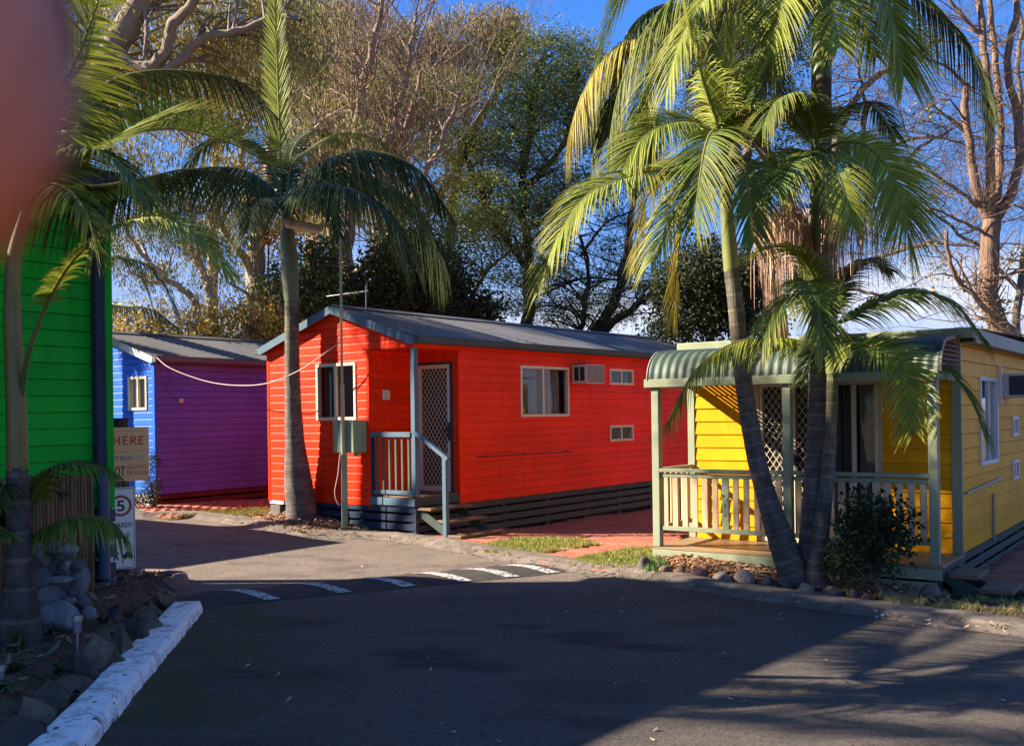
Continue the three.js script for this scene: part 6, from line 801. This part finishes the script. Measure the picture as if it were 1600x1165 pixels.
{ // signs on a stout post at the corner of the green cabin
  const d = 10.75, O = px(184, 915, d), t = thing('signpost', 'stout dark post with two signs beside the green cabin corner', 'sign', V3(0, 0, 0));
  { const b = new MB(); b.tube([px(187, 922, d + .3), px(184, 653, d + .3)], .105, 14, { cap: true }); b.build('post', std(C(.05, .042, .036), { roughness: .9, map: T_bark }), t); }
  const X = V3(.85, 0, -.527), P = (O2) => (s, y, o = 0) => V3(O2.x + X.x * s - X.z * o, O2.y + y, O2.z + X.z * s + X.x * o);
  const T1 = textTex(640, 400, (g, w, h) => {
    g.fillStyle = '#ffb87c'; g.fillRect(0, 0, w, h); g.fillStyle = 'rgba(120,80,50,.16)'; for (let i = 0; i < 60; i++) g.fillRect((i * 97) % w, (i * 53) % h, 40 + (i * 31) % 90, 3); g.fillStyle = '#b3261f'; g.beginPath(); for (let i = 0; i < 8; i++) { const a = Math.PI / 8 + i * Math.PI / 4; g.lineTo(325 + 56 * Math.cos(a), 100 + 62 * Math.sin(a)); } g.closePath(); g.fill(); g.fillStyle = '#fff2e6'; g.font = 'bold 40px sans-serif'; g.textAlign = 'center'; g.fillText('STOP', 325, 114, 96);
    g.fillStyle = '#c9521b'; g.textAlign = 'left'; g.font = 'bold 92px sans-serif'; g.fillText('HERE', 408, 130, 205); g.strokeStyle = '#a5715a'; g.lineWidth = 3; g.beginPath(); g.moveTo(10, 185); g.lineTo(w - 30, 180); g.moveTo(10, 30); g.lineTo(w - 30, 26); g.stroke();
    g.fillStyle = '#6c5a86'; g.font = 'bold 44px sans-serif'; g.fillText('REGISTER IN OF', 318, 245, 215); g.fillStyle = 'rgba(130,110,140,.35)'; g.fillText('FICE', 540, 244, 72); g.fillStyle = '#6a3c22'; g.font = 'bold 96px sans-serif'; g.fillText('NOT', 384, 358, 104); g.fillStyle = '#c0703f'; g.font = 'bold 44px sans-serif'; g.fillText('ALLOWED', 500, 312, 130); g.fillText('IN PARK', 500, 358, 130);
  });
  const s1 = P(px(233, 750, d)), a = panel(t, 'notice_board', (s, y, o) => s1(s, y, o), -1.02, 0, .0, .56, -.02, .0, M.beige, T1); a.userData.label = 'tan board reading HERE and NOT ALLOWED IN PARK';
  const T2 = textTex(400, 1200, (g, w, h) => {
    g.fillStyle = '#f6ebe2'; g.fillRect(0, 0, w, h); g.strokeStyle = '#2a2624'; g.lineWidth = 9; g.strokeRect(16, 16, w - 32, h - 32);
    g.strokeStyle = '#b03a28'; g.lineWidth = 36; g.beginPath(); g.arc(w / 2, 270, 138, 0, 7); g.stroke(); g.fillStyle = '#26231f'; g.textAlign = 'center'; g.font = 'bold 220px sans-serif'; g.fillText('5', w / 2 + 4, 348); g.font = 'bold 100px sans-serif'; g.fillText('SHARED', w / 2, 590, 320); g.fillText('ZONE', w / 2, 750, 300);
    g.save(); g.translate(125, 900); g.beginPath(); g.arc(0, 0, 19, 0, 7); g.fill(); g.lineWidth = 24; g.strokeStyle = '#26231f'; g.lineCap = 'round'; g.beginPath(); g.moveTo(0, 30); g.lineTo(2, 92); g.lineTo(-26, 160); g.moveTo(2, 92); g.lineTo(30, 158); g.moveTo(0, 38); g.lineTo(-32, 80); g.moveTo(0, 38); g.lineTo(34, 70); g.stroke(); g.restore();
    g.fillRect(226, 985, 136, 52); g.fillRect(256, 948, 78, 44); g.beginPath(); g.arc(256, 1042, 20, 0, 7); g.arc(334, 1042, 20, 0, 7); g.fill();
  });
  const s2 = P(px(212, 887, d - .04)), c = panel(t, 'speed_sign', (s, y, o) => s2(s, y, o), -.29, 0, .0, .85, -.012, .0, M.white, T2); c.userData.label = 'white shared zone sign with red ringed 5';
}
// ---------------------------------------------------------------- garden bed with stones, left foreground
const GBED = [pg(283, 946), pg(58, 1165), V3(-3.6, 0, -2.4), V3(-8, 0, -2.2), local(GRN, .1, 0, 6), local(GRN, .1, 0, 2), local(GRN, .1, 0, .15), pg(150, 925), pg(235, 928)];
const GEDGE = [pg(283, 946), pg(58, 1165), V3(-3.6, 0, -2.4)];
const gbh = (x, z) => .03 + .17 * smooth(0, .55, dline(V3(x, 0, z), GEDGE));
{
  sheet('garden_bed', GBED, M_soil, gbh, .1, .07);
  const list = [], leaf = [], chip = std(C(1, 1, 1), { roughness: .9 });
  scatter(GBED, 4200, 91, (x, z, r) => { const t = .4 + .8 * r(); list.push([TRS(V3(x, gy(x, z) + gbh(x, z) + .07 * fbm(x * 4, z * 4, 3) + .012, z), [(r() - .5) * 1.1, r() * 6, (r() - .5) * 1.1], .4 + 1.0 * r()), C(.16 * t, .10 * t, .065 * t)]); });
  scatter(GBED, 900, 92, (x, z, r) => { const t = .5 + .8 * r(); leaf.push([TRS(V3(x, gy(x, z) + gbh(x, z) + .035, z), [(r() - .5) * 1.2, r() * 6, (r() - .5) * 1.2], .5 + 1.0 * r()), C(.24 * t, .17 * t, .11 * t)]); });
  instanced('bark_mulch', MULCHGEO, chip, list); instanced('fallen_leaves', LITTERGEO, chip, leaf);
}
{ // rough white painted kerb
  const b = new MB(), n = 70, prof = [[-.185, -.02], [-.18, .06], [-.155, .105], [-.03, .112], [.12, .106], [.165, .075], [.17, -.01]], A = WK0.clone(), E = WK1.clone().addScaledVector(WKD, 2.2), S = V3(-WKD.z, 0, WKD.x), rows = [];
  for (let i = 0; i <= n; i++) { const q = A.clone().lerp(E, i / n), e = (i === 0 ? .35 : i === 1 ? .8 : i === 2 ? .95 : 1); rows.push(prof.map(([o, h], k) => { const j = .007 * fbm(i * .12, k * .5, 2, 3) * 2, w = .008 * N3(i * .12, k * .4, 5); return V3(q.x + S.x * (o * .80 * e + w), gy(q.x, q.z) + h * e + (h > 0 ? j : 0), q.z + S.z * (o * .80 * e + w)); })); }
  const t = thing('white_kerb', 'rough white-painted concrete kerb running along the stone-edged bed', 'kerb', V3(0, 0, 0)), D = 5;
  const P = (i, k) => { const i0 = Math.min(n - 1, Math.floor(i)), k0 = Math.min(prof.length - 2, Math.floor(k)), a = i - i0, c = k - k0; return rows[i0][k0].clone().lerp(rows[i0 + 1][k0], a).lerp(rows[i0][k0 + 1].clone().lerp(rows[i0 + 1][k0 + 1], a), c); };
  const st = 6; for (let i = 0; i < n * st; i++) for (let k = 0; k < (prof.length - 1) * 4; k++) { const f = (x, y) => { const p = P(x / st, y / 4), side = y < 5 || y > (prof.length - 1) * 4 - 5 ? .011 : .002, jj = side * fbm(p.x * 6 + y * .2, p.z * 6, 6, 5); return p.add(V3(S.x * jj * 2, .006 * fbm(p.x * 10, p.z * 10, 4, 4), S.z * jj * 2)); }, q = f(i, k), rim = Math.min(k, (prof.length - 1) * 4 - 1 - k), ch = fbm(q.x * 17, q.z * 17, 11, 4) + (rim < 4 ? .17 * (4 - rim) / 4 : 0), wr = smooth(.0, .38, fbm(q.x * 6, q.z * 6, 13, 5) + .5 * fbm(q.x * 26, q.z * 26, 3, 2)), dirt = mix(1, .52, wr); ch > .30 ? b.color(.17, .15, .15) : b.color(dirt, dirt * .98, dirt * .98); b.quad(q, f(i + 1, k), f(i + 1, k + 1), f(i, k + 1), V3(0, 1, 0)); }
  b.quad(rows[0][0], rows[0][2], rows[0][4], rows[0][6], V3(0, 0, -1));
  const m = shadows(new THREE.Mesh(BufferGeometryUtils.toCreasedNormals(b.geometry(), .8), withCol(M.whitekerb))); m.name = 'kerb_body'; t.add(m);
}
{ // stones standing along the bed
  const mats = [rockMat(.17, .11, .07), rockMat(.12, .085, .055), rockMat(.21, .15, .10), rockMat(.085, .065, .05)], where = ['last stone at the far end of the row', 'rounded dark stone near the kerb end', 'squat stone near the kerb end', 'broad mossy slab in the row', 'leaning slab in the middle of the row', 'upright grey slab in the middle of the row', 'tall pale stone in the middle of the row', 'narrow upright slab beside the solar light', 'low brown stone in the row', 'pale triangular slab toward the near end', 'dark rounded stone toward the near end', 'stone at the near end of the row', 'big dark stone behind the row near the signpost', 'tilted pale stone before the signpost', 'flat grey slab behind the row below the waterfall', 'brown stone behind the row', 'low dark stone at the bottom left corner'];
  const S = [[258, 948, 17, 20], [236, 965, 22, 32], [230, 985, 16, 36], [212, 1000, 24, 36], [190, 1018, 22, 40], [160, 1040, 24, 42], [146, 1045, 18, 44], [128, 1058, 20, 50], [105, 1075, 28, 36], [78, 1110, 28, 42], [52, 1128, 26, 34], [22, 1162, 36, 36], [166, 925, 32, 28], [192, 934, 16, 24], [138, 992, 34, 26], [182, 975, 26, 26], [88, 1088, 20, 18]];
  S.forEach(([u, v, w, h], i) => { const p = pg(u, v + h * .45), d = -p.z, sx = w / FPX * d * 1.05, sy = h / FPX * d * .66, m = shadows(new THREE.Mesh(rockGeo(300 + i, sx * 2.05, sy * 2.2, sx * 1.8 * (.75 + .3 * hashN(i, 3)), .3, 4, true), mats[i % 4])); m.name = numbered('edging_stone'); m.position.set(p.x, gy(p.x, p.z) + sy * .62, p.z); m.rotation.set((hashN(i, 1) - .5) * .3, hashN(i, 2) * 6, (hashN(i, 4) - .5) * .5); tag(m, where[i], 'stone', 'rough stones edging the left bed'); scene.add(m); });
}
{ // little waterfall of grey painted stones before the bamboo
  const t = thing('rock_waterfall', 'stacked grey-painted stones of a small waterfall before the bamboo screen', 'rock feature', V3(0, 0, 0)), mats = [rockMat(.22, .225, .24), rockMat(.13, .135, .15), rockMat(.30, .305, .32)], d = 7.9;
  [[63, 866, 15, 17, 0], [85, 856, 17, 9, 0], [106, 861, 13, 11, 0], [93, 873, 13, 4, .1], [121, 887, 10, 12, -.1], [100, 885, 10, 8, .15], [63, 905, 13, 18, 0], [90, 893, 16, 12, .35], [95, 905, 17, 5, -.2], [125, 912, 12, 22, -.1], [113, 925, 7, 6, -.2], [80, 933, 20, 15, -.15], [106, 937, 10, 7, -.2], [128, 941, 10, 9, -.1], [88, 966, 31, 22, -.3], [138, 958, 10, 10, -.2], [58, 928, 9, 8, 0], [100, 915, 22, 40, .45], [75, 900, 16, 40, .45]].forEach(([u, v, w, h, e], i) => { const q = d + e, p = px(u, v, q), sx = w / FPX * q * 1.12, sy = h / FPX * q * 1.12, m = shadows(new THREE.Mesh(rockGeo(400 + i, sx * 1.12, sy * 1.12, sx * 1.0, .24, 4, false), i > 16 ? mats[1] : mats[i % 3])); m.name = 'stone'; m.position.copy(p); m.rotation.set(0, hashN(i, 8) * .6, (hashN(i, 9) - .5) * .35); t.add(m); });
}
{ // solar garden lights
  const light = (u0, v0, v1, d, label) => { const t = thing('solar_light', label, 'garden light', V3(0, 0, 0), 0, 'solar lights in the left bed'), top = px(u0, v0, d), bot = px(u0 + 1, v1, d), b = new MB(); b.tube([bot, top.clone().add(V3(0, -.1, 0))], .009, 8); b.build('stem', M.steel, t); const s = new MB(); s.tube([V3(0, -.125, 0), V3(0, -.10, 0), V3(0, -.03, 0)].map(a => a.add(top)), [.012, .026, .03], 12, { cap: true }); s.build('lens', phys(C(.35, .36, .38), { roughness: .2, transmission: .5, thickness: 0 }), t); const c = new MB(); c.tube([V3(0, -.03, 0), V3(0, .0, 0), V3(0, .006, 0)].map(a => a.add(top)), [.036, .036, .028], 14, { cap: true }); c.build('cap', M.steel, t); };
  light(120, 962, 1020, 6.9, 'steel solar light between the waterfall and the stones'); light(190, 915, 935, 10.1, 'short solar light at the foot of the signpost'); light(-2, 1040, 1110, 6.2, 'solar light half cut by the left edge');
}
{ // curved pinkish edging round the signpost
  const t = thing('round_edging', 'curved pink concrete edging with litter around the signpost foot', 'garden edging', V3(0, 0, 0)), c = pg(188, 917), R = .62, b = new MB(), n = 40, pr = [[-.10, .0], [-.09, .09], [-.03, .11], [.05, .10], [.08, .0]];
  const at = (i, k) => { const a = mix(-2.2, 1.5, i / n), r = R + pr[k][0] + .008 * N3(i * .4, k, 2); return V3(c.x + Math.cos(a) * r, gy(c.x, c.z) + pr[k][1], c.z + Math.sin(-a) * r * .9); };
  for (let i = 0; i < n; i++) for (let k = 0; k < pr.length - 1; k++) b.quad(at(i, k), at(i + 1, k), at(i + 1, k + 1), at(i, k + 1), V3(0, 1, 0));
  b.build('edging', std(C(.22, .14, .12), { roughness: .9, map: T_rock }), t); const f = new MB(); for (let i = 0; i < n; i++) { const m = V3(c.x, gy(c.x, c.z) + .07, c.z), a = at(i, 1), q = at(i + 1, 1); a.y = q.y = m.y; f.tri(m, a, q, V3(0, 1, 0)); } f.build('soil', M_soil, t);
  const leaf = [], r = rngOf(17); for (let i = 0; i < 160; i++) { const a = r() * 6.28, q = R * Math.sqrt(r()) * .85, tt = .6 + .7 * r(); leaf.push([TRS(V3(c.x + Math.cos(a) * q, gy(c.x, c.z) + .08, c.z + Math.sin(a) * q), [(r() - .5), r() * 6, (r() - .5)], .4 + .5 * r()), C(.26 * tt, .12 * tt, .06 * tt)]); } instanced('litter', LITTERGEO, std(C(1, 1, 1), { roughness: .9 }), leaf, t);
}
{ // stones along the right bed
  const mats = [rockMat(.20, .115, .085), rockMat(.38, .30, .23), rockMat(.16, .12, .11), rockMat(.26, .16, .11)];
  const S = [[1008, 888, 15, 12, 2, 'dark rounded stone at the left end of the verandah bed'], [1040, 897, 11, 9, 3, 'reddish stone next to the dark end stone'], [1063, 898, 12, 9, 0, 'reddish flat stone left of the pale ones'], [1092, 902, 14, 10, 0, 'reddish stone just left of the pale flat stone'], [1129, 907, 17, 10, 1, 'pale flat stone left of the big tan one'], [1163, 909, 15, 13, 1, 'big tan rounded stone in front of the leaning palm'], [1200, 914, 14, 9, 3, 'brown stone between the tan one and the palms'], [1228, 917, 14, 12, 2, 'grey stone at the palms’ foot'], [1260, 926, 15, 10, 1, 'pale grey flat stone before the palms'], [1300, 929, 15, 9, 2, 'dark stone right of the pale grey flat one'], [1333, 932, 12, 8, 2, 'small dark stone under the leafy shrub'], [1354, 939, 8, 7, 3, 'smallest stone, below the leafy shrub'], [1388, 936, 16, 9, 2, 'dark stone right of the leafy shrub'], [1422, 934, 16, 10, 2, 'broad dark stone near the verandah corner'], [1455, 932, 18, 16, 3, 'brown pointed stone at the verandah corner']];
  S.forEach(([u, v, w, h, k, label], i) => { const p = pg(u, v + h * .6), d = -p.z, sx = w / FPX * d * 1.15, sy = h / FPX * d * 1.2, m = shadows(new THREE.Mesh(rockGeo(350 + i, sx, sy, sx * .8, .2), mats[k])); m.name = numbered('bed_stone'); m.position.set(p.x, gy(p.x, p.z) + sy * .55 + .02, p.z); m.rotation.set(0, hashN(i, 5) * 6, (hashN(i, 6) - .5) * .3); tag(m, label, 'stone', 'stones edging the verandah bed'); scene.add(m); });
}
// ---------------------------------------------------------------- shrubs and small plants
function shrub(name, label, base, blobs, kind, color, color2, seed, cat = 'shrub') {
  const g = thing(name, label, cat, V3(0, 0, 0)), r = rngOf(seed), tw = new MB(), L = [[], []];
  for (const [c, rad, ry, n, s] of blobs) for (let i = 0; i < n; i++) { let p; do { p = V3(r() * 2 - 1, r() * 2 - 1, r() * 2 - 1); } while (p.lengthSq() > 1); const q = V3(c.x + p.x * rad, c.y + p.y * ry, c.z + p.z * rad * .8), t = .6 + .8 * r(), w = r(); L[i & 1].push([TRS(q, [r() - .5, r() * 6, r() - .5], s * (.7 + .6 * r())), C(mix(color[0], color2[0], w) * t, mix(color[1], color2[1], w) * t, mix(color[2], color2[2], w) * t)]); if (i % 3 === 0) { const m = base.clone().lerp(q, .55).add(V3((r() - .5) * .12, .05, (r() - .5) * .12)); tw.tube(polyline([base, m, q], 6), [.012, .011, .01, .008, .006, .005, .003], 5); } }
  tw.build('stems', BARK.grey, g); L.forEach((l, i) => l.length && instanced('foliage', clumpOf(kind, i), M_leaf, l, g)); return g;
}
{ const d = 9.72, B = px(1362, 915, d); shrub('leafy_shrub', 'dark glossy leafy shrub before the right verandah rail', B, [[px(1362, 815, d), .16, .15, 9, .22], [px(1338, 845, d), .14, .14, 7, .22], [px(1386, 842, d), .15, .12, 7, .22], [px(1402, 815, d), .08, .08, 3, .2], [px(1350, 788, d), .08, .05, 3, .18], [px(1322, 866, d - .1), .12, .07, 3, .2], [px(1362, 872, d), .20, .07, 5, .22]], 'broad', [.018, .034, .016], [.035, .06, .025], 501); }
{ const d = 9.95, B = px(1302, 908, d); shrub('leafy_shrub', 'low sprawling green plant between the palms and the leafy shrub', B, [[px(1302, 880, d), .13, .10, 20, .11], [px(1318, 868, d), .12, .08, 12, .11]], 'broad', [.03, .055, .02], [.06, .10, .03], 502); }
{ const B = pg(512, 815), d = -B.z; shrub('low_shrub', 'low green shrub between the palm foot and the lamp post', B, [[px(512, 795, d), .26, .14, 26, .15], [px(500, 802, d), .2, .1, 14, .14]], 'small', [.05, .085, .03], [.09, .13, .035], 503); }
{ const B = pg(243, 795), d = -B.z; shrub('thin_shrub', 'thin dark plant climbing beside the blue wall corner', B, [[px(236, 755, d), .12, .35, 20, .11], [px(228, 780, d), .2, .1, 12, .12], [px(240, 715, d), .06, .2, 8, .1]], 'broad', [.02, .03, .015], [.04, .055, .025], 504); }
{ // strappy plants and broad leaves in the left bed
  const r = rngOf(61), blade = (b, p, a, h, lean, w, col) => { b.color(...col); const D = V3(Math.cos(a), 0, Math.sin(a)), W = V3(-Math.sin(a), 0, Math.cos(a)); let pr = null; for (let k = 0; k <= 6; k++) { const q = k / 6, c = p.clone().addScaledVector(D, lean * q * q).add(V3(0, h * (q - .35 * q * q * (lean / h)), 0)), ww = w * (1 - q ** 1.8) * (.6 + .8 * Math.min(1, q * 4)); const row = [c.clone().addScaledVector(W, -ww), c.clone().addScaledVector(W, ww)]; if (pr) b.quad(pr[0], pr[1], row[1], row[0]); pr = row; } };
  const plant = (label, u, v, n, h, lean, w, col, lift = .2) => { const p = pg(u, v, lift), t = thing('strappy_plant', label, 'plant', p); for (let i = 0; i < n; i++) { const b = new MB(), k = .7 + .6 * r(); blade(b, V3((r() - .5) * .06, -.03, (r() - .5) * .06), r() * 6.28, h * (.6 + .6 * r()), lean * (.5 + r()), w * (.7 + .5 * r()), [col[0] * k, col[1] * k, col[2] * k]); b.build('leaf', M_frond, t); } };
  plant('upright grassy plant beside the near palm trunk', 28, 1015, 9, .26, .05, .012, [.07, .13, .03]); plant('low green plant left of the solar light', 92, 1045, 14, .12, .14, .016, [.04, .075, .02]); plant('low leafy plant under the near palm', 20, 1045, 12, .12, .16, .02, [.035, .06, .02]); plant('broad-leaved low plant at the left edge', 8, 1068, 8, .10, .16, .028, [.05, .085, .025]); plant('reddish tufted plant below the waterfall', 160, 968, 16, .11, .12, .009, [.07, .03, .025]); plant('dry brown tuft among the stones', 200, 960, 14, .12, .14, .008, [.13, .07, .04]);
}
{ // fingertip of the person holding the camera, almost on the lens at the top left
  const t = thing('finger', 'out-of-focus fingertip covering the top left corner of the view', 'finger', V3(0, 0, 0)), b = new MB(), tip = px(-362, 70, .030), dir = V3(-.86, .40, .30).normalize(), P = [], R = [];
  const prof = [[-.0084, .0004], [-.0080, .0026], [-.0068, .0048], [-.0045, .0068], [-.001, .0081], [.004, .0085], [.011, .0084], [.019, .0082], [.026, .0088], [.031, .0087], [.038, .0084], [.046, .0088], [.054, .0096], [.060, .0094], [.072, .0092], [.085, .0098]];
  for (const [s, r] of prof) { P.push(tip.clone().addScaledVector(dir, s).add(V3(0, -.35 * Math.max(0, s - .026) ** 2 * 12, 0))); R.push(r); }
  b.tube(P, R, 24, { cap: true, rough: .02, rf: 90 }); b.build('skin', phys(C(.72, .215, .135), { roughness: .7, specularIntensity: .2 }), t);
  const n = new MB(), up = V3(.1, .75, -.65).normalize(), sd = V3().crossVectors(dir, up).normalize(), nr = V3().crossVectors(sd, dir).normalize(); const q = (i, k) => { const s = mix(-.0072, .004, i / 6), a = mix(-.75, .75, k / 6), r = .00885 * (i === 0 ? .55 : i === 1 ? .85 : 1); return tip.clone().addScaledVector(dir, s).addScaledVector(sd, Math.sin(a) * r).addScaledVector(nr, Math.cos(a) * r); }; for (let i = 0; i < 6; i++) for (let k = 0; k < 6; k++) n.quad(q(i, k), q(i + 1, k), q(i + 1, k + 1), q(i, k + 1), nr); n.build('nail', phys(C(.5, .26, .22), { roughness: .3 }), t);
}
renderer.render(scene, camera);
